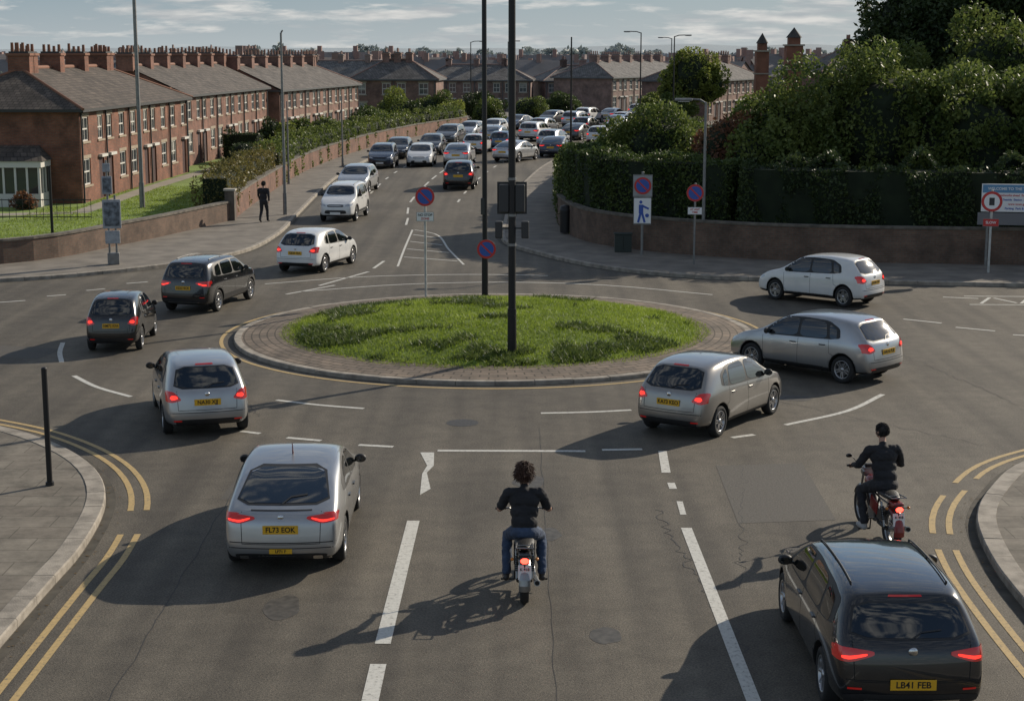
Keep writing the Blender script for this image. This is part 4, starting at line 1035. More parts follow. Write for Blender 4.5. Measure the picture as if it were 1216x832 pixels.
b=Bd(); b.box((0,0,.33),(.62,.36,.66),M('cabinet_green',(.025,.035,.03),.6),bev=.02); b.box((0,0,.68),(.68,.42,.05),M('cabinet_green',(.02,.02,.02)),bev=.01); b.box((0,-.19,.35),(.01,.01,.5),SEAM); b.obj('utility_cabinet',loc=(4.1,60.3,.12))
b=Bd(); b.tube((0,0,.05),(0,0,.95),.25,BLACKM,.27,20); b.lathe([(.95,.28),(1.1,.24),(1.16,.1),(1.17,.001)],BLACKM,'Z',n=20); b.obj('litter_bin',loc=(2.2,66.5,.12))
# ---------------------------------------------------------------- WALLS
BRW=brick_mat('wall_brick_dark',(.12,.074,.054),(.16,.095,.067),(.12,.105,.085)); BRR=brick_mat('wall_brick_red',(.22,.095,.06),(.16,.07,.046),(.13,.11,.09))
def wall(name,pts,h,th,mat,cop=True,z0=.1,step=1.0):
    pts=crom(pts,step); a=offs(pts,th/2);c=offs(pts,-th/2); b=Bd(); u=0
    for i in range(len(pts)-1):
        l=(pts[i+1]-pts[i]).length
        for p,q in ((a[i],a[i+1]),(c[i],c[i+1])):
            b.add([(p.x,p.y,z0),(q.x,q.y,z0),(q.x,q.y,z0+h),(p.x,p.y,z0+h)],[(0,1,2,3)],mat,uvs=[[(u,0),(u+l,0),(u+l,h),(u,h)]])
        u+=l
    b.add([(a[0].x,a[0].y,z0),(c[0].x,c[0].y,z0),(c[0].x,c[0].y,z0+h),(a[0].x,a[0].y,z0+h)],[(0,1,2,3)],mat,uvs=[[(0,0),(th,0),(th,h),(0,h)]])
    a2=offs(pts,th/2+.04);c2=offs(pts,-th/2-.04); n=len(pts); zc=z0+h
    CP=M('wall_coping',(.13,.115,.095),.9,var=.4,vs=3)
    vs=[(p.x,p.y,zc) for p in a2]+[(p.x,p.y,zc+.08) for p in a2]+[(p.x,p.y,zc+.08) for p in c2]+[(p.x,p.y,zc) for p in c2]
    b.add(vs,[(k*n+i,k*n+i+1,((k+1)%4)*n+i+1,((k+1)%4)*n+i) for k in range(4) for i in range(n-1)],CP)
    b.add([vs[0],vs[n],vs[2*n],vs[3*n]],[(0,1,2,3)],CP)
    return b.obj(name)
WR=[(60,53.5),(30,55.2),(17.8,56.6),(10.2,57.8),(7.38,59),(4.79,61),(3.03,63.75),(2.15,69.3),(2.2,76),(3.4,90),(5.4,105),(9,122),(15,140)]
WL=[(-60,50.5),(-30,54),(-17.8,56.9),(-14.9,63.2),(-12.45,71.8)]
WL2=[(-12.4,72.3),(-12.7,80),(-12.9,90),(-13,100.3),(-12.4,114.6),(-11,128.8),(-8.4,145.6),(-4.5,162)]
wall('brick_boundary_wall',WR,1.22,.24,BRW)
wall('brick_boundary_wall',WL,.80,.24,BRW)
wall('brick_boundary_wall',WL2,1.0,.24,BRR)
b=Bd(); b.box((0,0,.65),(.42,.42,1.3),BRR); b.box((0,0,1.34),(.52,.52,.08),STONE); b.obj('wall_pier',loc=(-12.35,71.9,.12))
LAWN=M('lawn',(.17,.235,.05),.95,var=.3,vs=.8,bump=.8,bs=30,detail=8); LAWN2=M('garden_soil',(.05,.06,.025),.95,var=.4,vs=.6)
wl=[p for p in crom(WL)]+[p for p in crom(WL2)]
flat('lawn',[Vector((p.x-.15,p.y+.12)) for p in wl]+[Vector((-6,204)),Vector((-110,204)),Vector((-110,50))],.128,LAWN)
wr=[p for p in crom(WR)]
flat('garden_ground',[Vector((p.x+.15,p.y+.15)) for p in wr]+[Vector((28,204)),Vector((110,204)),Vector((110,54))],.128,LAWN2)
PATHM=M('garden_path',(.28,.25,.20),.9,var=.15,vs=1,bump=.2,bs=30)
b=Bd(); ribbon(b,crom([(-19.9,75),(-19.6,90),(-18.9,104),(-17.6,130),(-14.5,150)]),.9,.134,PATHM); ribbon(b,crom([(-40,73.4),(-25,73.9),(-19.9,75.2)]),1.2,.139,PATHM); b.obj('garden_path')
pts=[]
while len(pts)<24000:
    x=random.uniform(-22,-12.6); y=random.uniform(60,90)
    if y<float(np.interp(x,[-22,-17.8,-14.9,-12.45],[56.5,57.3,63.6,72.2])): continue
    if x>-13 and y>72: continue
    if abs(x+19.75)<.5 and y>75: continue
    if x<-20.6 and y>78: continue
    pts.append((x,y,.125))
blades('lawn_grass',pts,.07,.016,GRASSM,.6)

# ---------------------------------------------------------------- HOUSES
def hz(c,f): return tuple(c[i]*(1-f)+(.38,.42,.45)[i]*f for i in range(3))  # aerial haze painted in: blends a base colour towards pale blue-grey
HM={}
def house_mats(f):
    k=round(f,2)
    if k not in HM:
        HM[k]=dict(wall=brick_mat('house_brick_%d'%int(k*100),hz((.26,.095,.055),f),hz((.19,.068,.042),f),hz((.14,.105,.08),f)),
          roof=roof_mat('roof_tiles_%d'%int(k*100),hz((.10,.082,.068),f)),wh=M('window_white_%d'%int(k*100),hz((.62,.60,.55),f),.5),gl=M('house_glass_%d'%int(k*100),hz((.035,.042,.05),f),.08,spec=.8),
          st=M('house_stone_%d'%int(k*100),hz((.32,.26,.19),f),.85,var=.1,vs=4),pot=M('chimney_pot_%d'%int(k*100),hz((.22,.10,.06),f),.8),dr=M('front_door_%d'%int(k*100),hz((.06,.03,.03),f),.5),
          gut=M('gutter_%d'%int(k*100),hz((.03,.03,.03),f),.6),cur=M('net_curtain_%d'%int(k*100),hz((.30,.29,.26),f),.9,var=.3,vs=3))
    return HM[k]
def wallface(b,fr,u0,u1,z0,z1,ops,mat):
    us=sorted(set([u0,u1]+[o[0] for o in ops]+[o[1] for o in ops])); vs_=sorted(set([z0,z1]+[o[2] for o in ops]+[o[3] for o in ops]))
    for i in range(len(us)-1):
        for j in range(len(vs_)-1):
            cu=(us[i]+us[i+1])/2;cv=(vs_[j]+vs_[j+1])/2
            if any(o[0]<cu<o[1] and o[2]<cv<o[3] for o in ops): continue
            q=[(us[i],vs_[j]),(us[i+1],vs_[j]),(us[i+1],vs_[j+1]),(us[i],vs_[j+1])]
            b.add([fr(a,c,0) for a,c in q],[(0,1,2,3)],mat,uvs=[q])
    for o in ops:
        c=[(o[0],o[2]),(o[1],o[2]),(o[1],o[3]),(o[0],o[3])]
        for k in range(4):
            p,q=c[k],c[(k+1)%4]; b.add([fr(*p,0),fr(*q,0),fr(*q,.12),fr(*p,.12)],[(0,1,2,3)],mat,uvs=[[(0,0),(1,0),(1,.1),(0,.1)]])
def fbox(b,fr,u0,u1,v0,v1,d0,d1,mat):
    P=[fr(u,v,d) for u in(u0,u1) for v in(v0,v1) for d in(d0,d1)]
    b.add(P,[(0,1,3,2),(4,6,7,5),(0,4,5,1),(2,3,7,6),(0,2,6,4),(1,5,7,3)],mat)
def window(w,fr,o,hm):
    u0,u1,v0,v1=o; t=.07
    q=[(u0,v0),(u1,v0),(u1,v1),(u0,v1)]; w.add([fr(a,c,.115) for a,c in q],[(0,1,2,3)],hm['gl'])
    if random.random()<.5:
        cv=v0+(v1-v0)*random.choice((.5,.6,.35)); w.add([fr(a,c,.112) for a,c in ((u0,cv),(u1,cv),(u1,v1),(u0,v1))],[(0,1,2,3)],hm['cur'])
    fbox(w,fr,u0,u0+t,v0,v1,.05,.11,hm['wh']); fbox(w,fr,u1-t,u1,v0,v1,.05,.11,hm['wh']); fbox(w,fr,u0+t,u1-t,v0,v0+t,.05,.11,hm['wh']); fbox(w,fr,u0+t,u1-t,v1-t,v1,.05,.11,hm['wh'])
    vm=v0+(v1-v0)*.5; fbox(w,fr,u0+t,u1-t,vm-.035,vm+.035,.06,.108,hm['wh']); um=(u0+u1)/2; fbox(w,fr,um-.02,um+.02,v0+t,v1-t,.07,.106,hm['wh'])
    fbox(w,fr,u0-.12,u1+.12,v0-.1,v0-.002,-.06,.05,hm['st']); fbox(w,fr,u0-.1,u1+.1,v1+.002,v1+.17,-.012,.05,hm['st'])
def terrace(name,x,y,rz,length,depth,eave,ridge,units,hip0=True,hip1=True,haze=0,z=.12,chim=True):
    hm=house_mats(haze); e=empty(name,(x,y,z),rz); wb=Bd();wn=Bd();rf=Bd();ch=Bd()
    F=lambda u,v,d:(u,d,v); E0=lambda u,v,d:(d,depth-u,v); E1=lambda u,v,d:(length-d,u,v); Bk=lambda u,v,d:(length-u,depth-d,v)
    ops=[];uw=length/units
    for i in range(units):
        a=i*uw; fl=i%2
        dx=.35 if fl else uw-1.25
        wx0=a+uw*.58 if fl else a+.45
        ops.append((wx0,wx0+1.15,.85,2.15,'w')); ops.append((a+dx,a+dx+.9,0.02,2.1,'d'))
        ops.append((wx0+.05,wx0+1.05,3.0,4.2,'w')); ops.append((a+dx,a+dx+.9,3.0,4.2,'w'))
    sc=min(1,eave/4.6); ops=[(o[0],o[1],o[2]*sc,o[3]*sc,o[4]) for o in ops]
    wallface(wb,F,0,length,0,eave,[o[:4] for o in ops],hm['wall'])
    for o in ops:
        if o[4]=='w': window(wn,F,o[:4],hm)
        else:
            fbox(wn,F,o[0]+.05,o[1]-.05,o[2],o[3]-.05,.07,.115,hm['dr']); fbox(wn,F,o[0]-.06,o[1]+.06,o[3]+.002,o[3]+.14,-.2,.04,hm['wh'])
    wallface(wb,E0,0,depth,0,eave,[],hm['wall'])
    wallface(wb,E1,0,depth,0,eave,[],hm['wall']); wallface(wb,Bk,0,length,0,eave,[],hm['wall'])
    for i in range(units+1):
        u=min(max(i*uw,.15),length-.15); wn.tube((u,-.07,0),(u,-.07,eave-.1),.045,hm['gut'],n=6)
    ov=.35; hr0=depth*.45 if hip0 else -0.15; hr1=length-depth*.45 if hip1 else length+.15
    A=(-ov if hip0 else -.15,-ov,eave); B=(length+(ov if hip1 else .15),-ov,eave); C=(B[0],depth+ov,eave); D=(A[0],depth+ov,eave)
    R0=(hr0,depth/2,ridge); R1=(hr1,depth/2,ridge)
    sl=math.hypot(depth/2+ov,ridge-eave)
    rf.add([A,B,R1,R0],[(0,1,2,3)],hm['roof'],uvs=[[(0,0),(B[0]-A[0],0),(hr1,sl),(hr0,sl)]])
    rf.add([C,D,R0,R1],[(0,1,2,3)],hm['roof'],uvs=[[(0,0),(B[0]-A[0],0),(hr1,sl),(hr0,sl)]])
    if hip0: rf.add([D,A,R0],[(0,1,2)],hm['roof'],uvs=[[(0,0),(depth+2*ov,0),(depth/2,sl)]])
    else: wb.add([(0,depth,eave),(0,0,eave),(0,depth/2,ridge-.05)],[(0,1,2)],hm['wall'],uvs=[[(0,eave),(depth,eave),(depth/2,ridge)]])
    if hip1: rf.add([B,C,R1],[(0,1,2)],hm['roof'],uvs=[[(0,0),(depth+2*ov,0),(depth/2,sl)]])
    else: wb.add([(length,0,eave),(length,depth,eave),(length,depth/2,ridge-.05)],[(0,1,2)],hm['wall'],uvs=[[(0,eave),(depth,eave),(depth/2,ridge)]])
    lo=eave-.14
    rf.add([A,B,C,D,(A[0],A[1],lo),(B[0],B[1],lo),(C[0],C[1],lo),(D[0],D[1],lo)],[(0,1,5,4),(1,2,6,5),(2,3,7,6),(3,0,4,7),(4,5,6,7)],hm['gut'])
    rf.tube((hr0,depth/2,ridge+.02),(hr1,depth/2,ridge+.02),.11,hm['pot'],n=8)
    for p,q in ((A,R0),(D,R0)) if hip0 else (): rf.tube(p,q,.08,hm['pot'],n=6)
    for p,q in ((B,R1),(C,R1)) if hip1 else (): rf.tube(p,q,.08,hm['pot'],n=6)
    if chim:
        for i in range(units+1):
            u=min(max(i*uw,hr0+.1),hr1-.1); 
            cw,cd,chh=.72,1.1,1.0
            zc=ridge-.35
            for (x0,y0,x1,y1) in ((u-cw/2,depth/2-cd/2,u+cw/2,depth/2-cd/2),(u+cw/2,depth/2-cd/2,u+cw/2,depth/2+cd/2),(u+cw/2,depth/2+cd/2,u-cw/2,depth/2+cd/2),(u-cw/2,depth/2+cd/2,u-cw/2,depth/2-cd/2)):
                ll=math.hypot(x1-x0,y1-y0); ch.add([(x0,y0,zc),(x1,y1,zc),(x1,y1,zc+chh),(x0,y0,zc+chh)],[(0,1,2,3)],hm['wall'],uvs=[[(0,0),(ll,0),(ll,chh),(0,chh)]])
            ch.box((u,depth/2,zc+chh+.04),(cw+.14,cd+.14,.12),hm['pot']); ch.box((u,depth/2,zc+chh+.14),(cw-.1,cd-.1,.1),hm['gut'])
            for k in range(4): ch.tube((u,depth/2-.4+k*.27,zc+chh+.18),(u,depth/2-.4+k*.27,zc+chh+.18+random.choice((.3,.38,.45))),.09,hm['pot'],.075,8)
    wb.obj('walls',e); wn.obj('windows',e); rf.obj('roof',e)
    if chim: ch.obj('chimneys',e)
    return e
terrace('brick_terrace_house',-20.9,79.8,R(87.3),21.3,7.9,4.55,6.45,5)
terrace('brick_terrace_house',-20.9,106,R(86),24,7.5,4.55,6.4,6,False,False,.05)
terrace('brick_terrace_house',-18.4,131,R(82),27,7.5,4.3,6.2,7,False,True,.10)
hm=house_mats(0); b=Bd(); 
fb_=lambda x0,x1,y0,y1,z0,z1,m: b.box(((x0+x1)/2,(y0+y1)/2,(z0+z1)/2),(x1-x0,y1-y0,z1-z0),m)
x0,x1,y0,y1=-25.3,-22.4,78.0,79.6
fb_(x0,x1,y0,y1,.1,.75,hm['wh']); fb_(x0+.05,x1-.05,y0+.05,y1,.75,2.0,hm['gl']); fb_(x0-.1,x1+.1,y0-.1,y1,2.0,2.3,hm['wh'])
for k in range(6): xx=x0+.05+(x1-x0-.1)*k/5; fb_(xx-.05,xx+.05,y0-.01,y0+.06,.75,2.0,hm['wh'])
for k in range(3): fb_(x1-.06,x1+.01,y0+.5*k,y0+.5*k+.1,.75,2.0,hm['wh'])
b.add([(x0-.2,y0-.2,2.3),(x1+.2,y0-.2,2.3),(x1+.2,y1,2.3),(x0-.2,y1,2.3),(x0+.4,y1,2.95),(x1-.4,y1,2.95)],[(0,1,5,4),(1,2,5),(3,0,4)],hm['roof'],uvs=[[(0,0),(3,0),(3,1),(0,1)],[(0,0),(1,0),(1,1)],[(0,0),(1,0),(1,1)]])
b.obj('bay_window_porch')
b=Bd()
for k in range(26): b.tube((-26+k*.3,72,.12),(-26+k*.3,72,1.05),.014,BLACKM,n=6)
b.tube((-26,72,1.0),(-18.5,72,1.0),.02,BLACKM); b.tube((-26,72,.25),(-18.5,72,.25),.02,BLACKM); b.obj('iron_railing')
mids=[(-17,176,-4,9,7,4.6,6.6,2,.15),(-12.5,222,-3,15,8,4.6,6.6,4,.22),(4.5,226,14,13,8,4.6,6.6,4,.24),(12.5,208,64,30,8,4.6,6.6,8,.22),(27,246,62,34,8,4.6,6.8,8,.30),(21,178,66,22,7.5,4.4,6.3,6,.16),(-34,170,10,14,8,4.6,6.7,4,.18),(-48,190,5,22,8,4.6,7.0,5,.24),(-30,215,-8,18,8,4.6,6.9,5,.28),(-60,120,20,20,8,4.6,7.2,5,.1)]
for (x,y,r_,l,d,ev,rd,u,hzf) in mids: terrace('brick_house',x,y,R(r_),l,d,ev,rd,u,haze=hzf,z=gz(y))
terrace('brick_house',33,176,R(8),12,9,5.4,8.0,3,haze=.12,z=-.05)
hm=house_mats(.12); b=Bd(); TBK=M('tower_brick',(.22,.095,.06),.9,var=.3,vs=1)
for (x,y,w,h) in ((25.8,172,1.3,7.4),(29.4,174,1.7,8.0)):
    b.box((x,y,h/2),(w,w,h),TBK); b.box((x,y,h+.08),(w+.3,w+.3,.16),hm['st']); b.box((x,y,h*.7),(w+.2,w+.2,.14),hm['st']); b.box((x,y,h+.5),(w*.7,w*.7,.7),TBK)
    b.lathe([(h+.85,w*.5),(h+1.9,.02)],hm['roof'],'Z',(x,y,0),8,False)
b.obj('brick_church_tower')
tb=Bd(); fm=[(M('far_brick_%d'%i,hz((.24,.105,.065),f),.9,var=.15,vs=.3),M('far_roof_%d'%i,hz((.11,.078,.06),f),.9,var=.2,vs=.3),M('far_render_%d'%i,hz((.5,.46,.4),f),.9)) for i,f in enumerate((.25,.42,.58,.74))]  # town colours get paler per distance band, haze baked into them
DG=M('far_window',(.12,.13,.14),.3)
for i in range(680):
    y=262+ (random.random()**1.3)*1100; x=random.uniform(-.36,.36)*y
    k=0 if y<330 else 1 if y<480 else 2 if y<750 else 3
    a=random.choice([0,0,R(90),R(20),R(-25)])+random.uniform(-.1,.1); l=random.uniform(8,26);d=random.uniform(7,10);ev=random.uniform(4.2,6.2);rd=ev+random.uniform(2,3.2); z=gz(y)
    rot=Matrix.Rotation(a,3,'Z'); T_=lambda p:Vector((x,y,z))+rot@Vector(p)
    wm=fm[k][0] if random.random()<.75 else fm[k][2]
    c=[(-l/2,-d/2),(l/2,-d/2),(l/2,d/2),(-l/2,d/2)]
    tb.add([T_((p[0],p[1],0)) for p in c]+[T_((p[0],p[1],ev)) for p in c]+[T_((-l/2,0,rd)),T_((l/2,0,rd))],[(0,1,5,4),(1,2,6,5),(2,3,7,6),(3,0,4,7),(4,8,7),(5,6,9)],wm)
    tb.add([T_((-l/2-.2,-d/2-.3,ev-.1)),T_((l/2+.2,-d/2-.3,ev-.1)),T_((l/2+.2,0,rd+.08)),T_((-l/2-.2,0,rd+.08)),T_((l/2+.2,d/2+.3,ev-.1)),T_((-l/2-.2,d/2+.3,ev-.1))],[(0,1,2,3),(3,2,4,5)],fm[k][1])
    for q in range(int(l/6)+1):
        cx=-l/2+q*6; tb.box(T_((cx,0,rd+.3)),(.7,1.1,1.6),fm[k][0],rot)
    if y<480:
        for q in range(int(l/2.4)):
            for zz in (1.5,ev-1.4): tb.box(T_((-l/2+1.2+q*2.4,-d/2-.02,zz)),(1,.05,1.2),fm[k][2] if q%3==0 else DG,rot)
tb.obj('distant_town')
# ---------------------------------------------------------------- FOLIAGE
def leafmesh(C,size):
    N=len(C); a=rng.normal(size=(N,3)); a/=np.linalg.norm(a,axis=1)[:,None]; c=rng.normal(size=(N,3)); c-=(a*c).sum(1)[:,None]*a; c/=np.linalg.norm(c,axis=1)[:,None]
    s=size*rng.uniform(.55,1.3,(N,1)); V=np.stack([C-a*s,C+c*s*.55,C+a*s,C-c*s*.55],1).reshape(-1,3); return V
def foliage(name,blobs,leaf,dens,lm,core,trunk=None,sub=9,subr=.42,corek=.78,gap=.0,zmin=.15):
    pts=[];cb=Bd()
    for (cx,cy,cz,rx,ry,rz_) in blobs:
        subs=[(cx,cy,cz,rx*.84,ry*.84,rz_*.84)]
        for i in range(sub):
            u=random.uniform(-.6,1);t=random.uniform(0,2*math.pi);q=math.sqrt(1-u*u); r=subr*random.uniform(.45,1.2)
            k=random.uniform(.70,.97); subs.append((cx+rx*q*math.cos(t)*k,cy+ry*q*math.sin(t)*k,cz+rz_*u*k,rx*r,ry*r,rz_*r))
        for (sx,sy,sz,ax,ay,az) in subs:
            ar=4*math.pi*((ax*ay+ay*az+ax*az)/3); n=int(ar*dens)
            d=rng.normal(size=(n,3)); d/=np.linalg.norm(d,axis=1)[:,None]; rr=rng.uniform(.74,1.12,(n,1))+np.abs(rng.normal(0,.05,(n,1)))
            p=np.array([sx,sy,sz])+d*rr*np.array([ax,ay,az]); pts.append(p)
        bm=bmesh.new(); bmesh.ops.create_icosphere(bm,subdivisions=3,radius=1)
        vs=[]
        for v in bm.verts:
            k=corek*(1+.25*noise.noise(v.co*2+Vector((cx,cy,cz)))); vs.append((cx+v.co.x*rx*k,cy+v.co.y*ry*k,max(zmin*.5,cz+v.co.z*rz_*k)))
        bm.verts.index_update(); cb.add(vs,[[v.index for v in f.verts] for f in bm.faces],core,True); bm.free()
    P=np.concatenate(pts); P=P[P[:,2]>zmin]
    if gap>0:
        keep=np.array([noise.noise(Vector(p)*1.1)+.6*noise.noise(Vector(p)*3.1)>-gap for p in P]); P=P[keep]
    V=leafmesh(P,leaf); F=np.arange(len(V)).reshape(-1,4)
    nv=len(cb.v); vv=cb.v+V.tolist(); ff=cb.f+(F+nv).tolist(); me=bpy.data.meshes.new('leaves'); me.from_pydata(vv,[],ff)
    me.materials.append(core); me.materials.append(lm)
    mi=np.concatenate([np.zeros(len(cb.f),np.int32),np.ones(len(F),np.int32)]); me.polygons.foreach_set('material_index',mi)
    if trunk:
        e=empty(name,trunk[0]); o=mobj('crown',me,e); o.location=(-trunk[0][0],-trunk[0][1],-trunk[0][2])
        b=Bd(); h=trunk[1];r=trunk[2]; BK=M('bark',(.07,.055,.04),.95,var=.3,vs=4,bump=.6,bs=12)
        pp=[(0,0,0),(r*.3,0,h*.4),(-r*.2,r*.3,h*.75),(0,0,h)]; b.path(pp,r,BK,10,[r*1.3,r,r*.8,r*.5])
        for bl in blobs:
            for k in range(3):
                t=Vector((bl[0]-trunk[0][0]+random.uniform(-.5,.5)*bl[3],bl[1]-trunk[0][1]+random.uniform(-.5,.5)*bl[4],bl[2]-trunk[0][2]+random.uniform(0,.6)*bl[5])); s_=Vector((0,0,h*random.uniform(.5,.95))); mdp=(s_+t)/2+Vector((0,0,-.2)); b.path([s_,mdp,t],r,BK,7,[r*.45,r*.3,r*.08])
        b.obj('trunk',e); return e
    return mobj(name,me)
def hedge(name,pts,w,h,z0,leaf,dens,lm,core,irr=.12):
    pts=crom(pts,.7); b=Bd(); n=len(pts); T=polylen(pts)
    a=offs(pts,w/2*.9);c=offs(pts,-w/2*.9); hh=h*.95
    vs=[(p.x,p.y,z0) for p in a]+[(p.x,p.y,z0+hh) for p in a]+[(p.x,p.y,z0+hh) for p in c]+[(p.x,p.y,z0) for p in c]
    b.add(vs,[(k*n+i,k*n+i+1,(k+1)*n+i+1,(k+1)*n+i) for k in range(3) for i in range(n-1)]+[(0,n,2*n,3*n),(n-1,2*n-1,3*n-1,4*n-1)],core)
    per=2*h+w; N=int(T*per*dens)
    cum=np.concatenate([[0],np.cumsum([(pts[i+1]-pts[i]).length for i in range(n-1)])]); X=np.array([p.x for p in pts]);Y=np.array([p.y for p in pts])
    s=rng.uniform(0,T,N); px=np.interp(s,cum,X);py=np.interp(s,cum,Y); e_=.05
    tx=np.interp(np.clip(s+e_,0,T),cum,X)-np.interp(np.clip(s-e_,0,T),cum,X); ty=np.interp(np.clip(s+e_,0,T),cum,Y)-np.interp(np.clip(s-e_,0,T),cum,Y); l=np.hypot(tx,ty)+1e-9; nx=-ty/l;ny=tx/l
    q=rng.uniform(0,per,N); lat=np.where(q<h,-w/2,np.where(q<h+w,q-h-w/2,w/2)); zz=np.where(q<h,q,np.where(q<h+w,h,per-q))
    wob_=irr*np.sin(s*1.7+zz*1.1)+irr*.7*np.sin(s*4.1+1)+rng.normal(0,.06,N)
    lat=lat+np.sign(lat)*wob_*np.where((q<h)|(q>h+w),1,.2); zz=zz+np.where((q>=h)&(q<=h+w),wob_,0)
    C=np.stack([px+nx*lat,py+ny*lat,z0+zz],1)
    for i in (0,n-1):
        m=int(w*h*dens); l_=rng.uniform(-w/2,w/2,m); z_=rng.uniform(0,h,m)
        d=(pts[1]-pts[0]).normalized() if i==0 else (pts[-1]-pts[-2]).normalized()
        C=np.concatenate([C,np.stack([pts[i].x-d.y*l_+rng.normal(0,.05,m),pts[i].y+d.x*l_+rng.normal(0,.05,m),z0+z_],1)])
    V=leafmesh(C,leaf); F=np.arange(len(V)).reshape(-1,4); nv=len(b.v)
    me=bpy.data.meshes.new(name); me.from_pydata(b.v+V.tolist(),[],b.f+(F+nv).tolist()); me.materials.append(core); me.materials.append(lm)
    me.polygons.foreach_set('material_index',np.concatenate([np.zeros(len(b.f),np.int32),np.ones(len(F),np.int32)])); return mobj(name,me)
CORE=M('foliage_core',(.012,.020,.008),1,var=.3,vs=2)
LG=leafmat('leaf_green',(.060,.095,.022),(.18,.215,.055),.42,.7); LD=leafmat('leaf_dark',(.024,.044,.016),(.065,.09,.028),.3,.6); LH=leafmat('leaf_hedge',(.045,.075,.020),(.095,.13,.035),.35,.8)
LB=leafmat('leaf_bright',(.13,.165,.03),(.23,.26,.06),.5,.6); LR=leafmat('leaf_red',(.15,.06,.035),(.22,.12,.06),.4,1.5); LO=leafmat('leaf_olive',(.12,.12,.035),(.21,.17,.06),.4,1)
hedge('clipped_hedge',[(2.75,71),(3.35,66.3),(4.6,63.6),(6.9,61.7),(8.2,60.9)],1.3,3.3,.15,.07,330,LH,CORE)
hedge('low_hedge',[(2.9,84),(2.75,78),(2.7,73)],1.0,2.1,.15,.07,240,LG,CORE)
hedge('ivy_bank',[(8.6,60.6),(12,59.4),(18,58.4),(30,57)],1.6,3.2,.15,.08,230,LD,CORE,.35)
foliage('green_shrub',[(6.2,69,3.0,2.1,2,2.2),(4.6,70.5,2.2,1.3,1.4,1.5)],.09,130,LG,CORE,sub=14)
foliage('red_leaf_shrub',[(8.3,64.5,3.3,1.3,1.3,1.7)],.08,160,LR,CORE)
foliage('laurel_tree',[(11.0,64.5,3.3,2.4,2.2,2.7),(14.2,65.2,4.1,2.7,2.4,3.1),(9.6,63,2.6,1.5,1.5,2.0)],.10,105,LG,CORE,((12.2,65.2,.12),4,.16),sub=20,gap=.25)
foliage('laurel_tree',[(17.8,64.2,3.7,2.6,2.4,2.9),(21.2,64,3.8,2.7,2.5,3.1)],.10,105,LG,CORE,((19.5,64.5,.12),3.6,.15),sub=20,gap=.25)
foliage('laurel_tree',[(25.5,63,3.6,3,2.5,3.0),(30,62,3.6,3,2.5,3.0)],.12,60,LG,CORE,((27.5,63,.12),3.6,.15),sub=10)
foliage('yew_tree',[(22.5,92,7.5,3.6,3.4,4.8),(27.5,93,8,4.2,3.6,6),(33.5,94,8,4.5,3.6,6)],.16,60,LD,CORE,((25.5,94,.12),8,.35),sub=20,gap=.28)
foliage('yew_tree',[(19.5,84,4.0,2.6,2.6,3.2),(24,82,5,3.5,3,4)],.14,60,LG,CORE,((19.5,84,.12),4.5,.25),sub=14,gap=.2)
hedge('roadside_hedge',[(4.2,92),(6.2,104),(9.6,120),(15.6,138)],1.3,1.5,.15,.10,100,LG,CORE,.3)
foliage('lime_tree',[(18.3,168,4.9,2.3,2.2,2.5),(16.6,168.5,3.8,1.8,1.7,1.8),(19.9,168.4,3.9,1.8,1.7,1.9)],.15,55,LB,CORE,((18.3,168.4,0),4,.2),sub=16,gap=.15)
foliage('garden_shrub',[(14.5,172,1.6,1.8,2,1.4),(16.3,165,1.8,1.7,2,1.4)],.16,60,LG,CORE,sub=10)
hedge('garden_hedge',[(-13.3,73.5),(-13.7,82),(-13.8,92)],1.2,1.75,.15,.07,220,LO,CORE,.25)
hedge('garden_hedge',[(-13.8,93),(-14,102),(-13.3,115),(-12,129),(-9.4,146),(-5.5,162)],1.4,1.7,.15,.10,110,LG,CORE,.3)
hedge('garden_hedge',[(-19.2,111),(-16.8,110)],.9,1.9,.15,.08,180,LD,CORE)
hedge('garden_hedge',[(-17.0,120),(-14.2,119)],.9,1.7,.15,.08,180,LH,CORE)
for (x,y,r_,h_,m_) in [(-15.2,97,1.1,1.3,LG),(-16.6,103,1.2,1.5,LD),(-15,108,1.0,1.4,LR),(-15.3,113,1.2,1.7,LB),(-16.2,124,1.3,1.7,LG),(-13.8,127,1.2,1.6,LD),(-15,134,1.4,1.8,LG),(-12.4,138,1.4,1.9,LH),(-12,146,1.5,2.0,LG),(-9,152,1.6,2.0,LD),(-10.5,158,1.8,2.2,LG),(-6.3,166,1.8,2.0,LB),(-2.5,172,1.7,1.8,LG),(-14.6,88,.7,.9,LO),(-22.8,76.9,.6,.7,LR),(-8,172,2,2.4,LG),(-3,182,2.2,2.2,LD),(2,188,2,1.8,LG),(6,196,2.2,2.0,LH),(-12,168,2,2.4,LB),(-17.0,117,.9,2.2,LD)]:
    foliage('garden_shrub',[(x,y,h_*.55,r_,r_,h_*.75)],.08 if y<110 else .12,130 if y<110 else 70,m_,CORE,sub=9)
foliage('yew_tree',[(38,166,4.4,3,3,4.4),(42,160,5,4,3,5),(47,158,5.5,4,3,5.5)],.2,40,LD,CORE,((42,163,0),5,.3),sub=10)
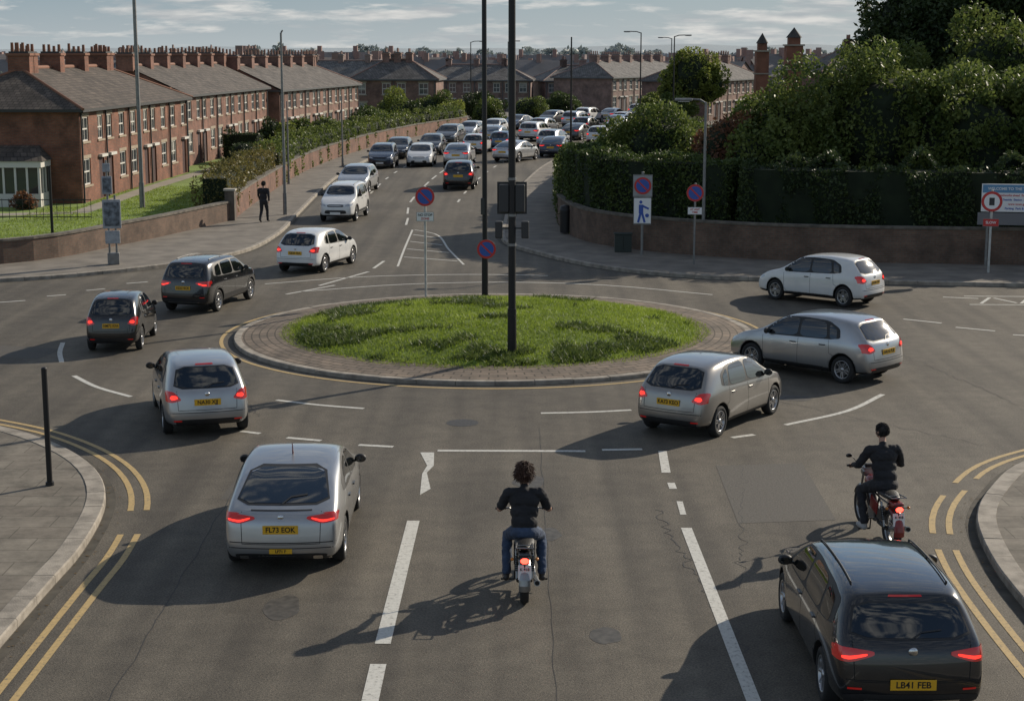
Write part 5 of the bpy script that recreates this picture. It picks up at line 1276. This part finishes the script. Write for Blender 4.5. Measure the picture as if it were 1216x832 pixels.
for nm,yr,n,rr,mt,hzf,le,de in (('distant_trees',(215,330),56,(1.8,3.0),'dtree_a',.22,.35,9),('distant_trees',(340,600),100,(2.6,4.2),'dtree_b',.42,.6,3.2),('distant_trees',(620,1300),170,(4.4,6.6),'dtree_c',.64,1.2,.8)):
    lm=leafmat(mt,hz((.05,.08,.02),hzf),hz((.12,.15,.045),hzf),.2,.1); cm=M(mt+'_core',hz((.02,.03,.012),hzf),1)  # leaf and core colours carry painted distance haze
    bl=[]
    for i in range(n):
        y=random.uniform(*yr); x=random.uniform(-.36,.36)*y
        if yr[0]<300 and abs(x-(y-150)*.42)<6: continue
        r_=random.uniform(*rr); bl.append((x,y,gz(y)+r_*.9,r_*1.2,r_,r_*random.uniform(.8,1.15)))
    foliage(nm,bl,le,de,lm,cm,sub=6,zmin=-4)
b=Bd(); HL=M('hills_far',(.30,.35,.38),1,var=.08,vs=.004)  # pale blue-grey is distance haze painted into the hill colour
n=160
vs=[]
for i in range(n+1):
    x=-1600+3200*i/n; h=13+10*noise.noise(Vector((x*.0016,1,0)))+3*noise.noise(Vector((x*.01,1,2)))
    vs+= [(x,2300,-4),(x,2500,max(4,h)),(x,3200,-4)]
b.add(vs,[(3*i+k,3*i+3+k,3*i+4+k,3*i+1+k) for i in range(n) for k in (0,1)],HL,True)
b.obj('hills')

# ---------------------------------------------------------------- LIGHT
EL=R(25.5); AZ=R(48)
sd=Vector((math.sin(AZ)*math.cos(EL),math.cos(AZ)*math.cos(EL),math.sin(EL)))
sl=bpy.data.lights.new('sun','SUN'); sl.energy=5.0; sl.angle=R(.5); sl.color=(1,.89,.73)
so=bpy.data.objects.new('sun',sl); COL.objects.link(so); so.rotation_euler=sd.to_track_quat('Z','Y').to_euler(); so.location=(40,40,60)
w=bpy.data.worlds.new('World'); scene.world=w; w.use_nodes=True; nt=w.node_tree; bg=nt.nodes['Background']
def mth(op,a,b_=None):
    n=nd(nt,'ShaderNodeMath',operation=op)
    for i,v in enumerate((a,b_)):
        if v is None: continue
        if isinstance(v,(int,float)): n.inputs[i].default_value=v
        else: nt.links.new(v,n.inputs[i])
    return n.outputs[0]
def rmp(src,p0,p1,v0=0,v1=1):
    r=nd(nt,'ShaderNodeMapRange'); r.inputs[1].default_value=p0; r.inputs[2].default_value=p1; r.inputs[3].default_value=v0; r.inputs[4].default_value=v1; nt.links.new(src,r.inputs[0]); return r.outputs[0]
def mixc(f,a,b_):
    m=nd(nt,'ShaderNodeMix',data_type='RGBA'); nt.links.new(f,m.inputs[0])
    for i,v in ((6,a),(7,b_)):
        if isinstance(v,tuple): m.inputs[i].default_value=v
        else: nt.links.new(v,m.inputs[i])
    return m.outputs[2]
sky=nd(nt,'ShaderNodeTexSky'); sky.sky_type='NISHITA'; sky.sun_disc=False; sky.sun_elevation=EL; sky.sun_rotation=AZ; sky.air_density=1.0; sky.dust_density=.3; sky.ozone_density=1.5
tc=nd(nt,'ShaderNodeTexCoord'); sp=nd(nt,'ShaderNodeSeparateXYZ'); nt.links.new(tc.outputs['Generated'],sp.inputs[0])
hazef=rmp(sp.outputs['Z'],.0,.16,.95,.0)
low=mixc(rmp(sp.outputs['Z'],.0,.034),(4.4,5.0,5.3,1),(1.95,3.0,4.2,1))
c1=mixc(hazef,sky.outputs['Color'],low)
cb=nd(nt,'ShaderNodeCombineXYZ'); nt.links.new(mth('MULTIPLY',sp.outputs['X'],11),cb.inputs[0]); nt.links.new(mth('MULTIPLY',sp.outputs['Y'],11),cb.inputs[1]); nt.links.new(mth('MULTIPLY',sp.outputs['Z'],75),cb.inputs[2])
no=nd(nt,'ShaderNodeTexNoise'); no.inputs['Scale'].default_value=1.; no.inputs['Detail'].default_value=7; no.inputs['Roughness'].default_value=.62; nt.links.new(cb.outputs[0],no.inputs['Vector'])
cf=rmp(no.outputs['Fac'],.49,.60,0,.92)
no2=nd(nt,'ShaderNodeTexNoise'); no2.inputs['Scale'].default_value=2.3; no2.inputs['Detail'].default_value=4; nt.links.new(cb.outputs[0],no2.inputs['Vector'])
cc=mixc(rmp(no2.outputs['Fac'],.38,.60),(4.3,4.6,4.8,1),(7.4,7.3,7.0,1))
c2=mixc(cf,c1,cc)
nt.links.new(c2,bg.inputs['Color']); bg.inputs['Strength'].default_value=.098
# ---------------------------------------------------------------- CAMERA
cam=bpy.data.cameras.new('camera'); co=bpy.data.objects.new('camera',cam); COL.objects.link(co)
co.location=(0,0,7.38); co.rotation_euler=(R(90-10.305),0,0); cam.sensor_width=36; cam.lens=36*1947/1216; cam.clip_end=8000; cam.clip_start=.1
scene.camera=co
scene.view_settings.view_transform='Standard'; scene.view_settings.look='None'; scene.view_settings.exposure=0
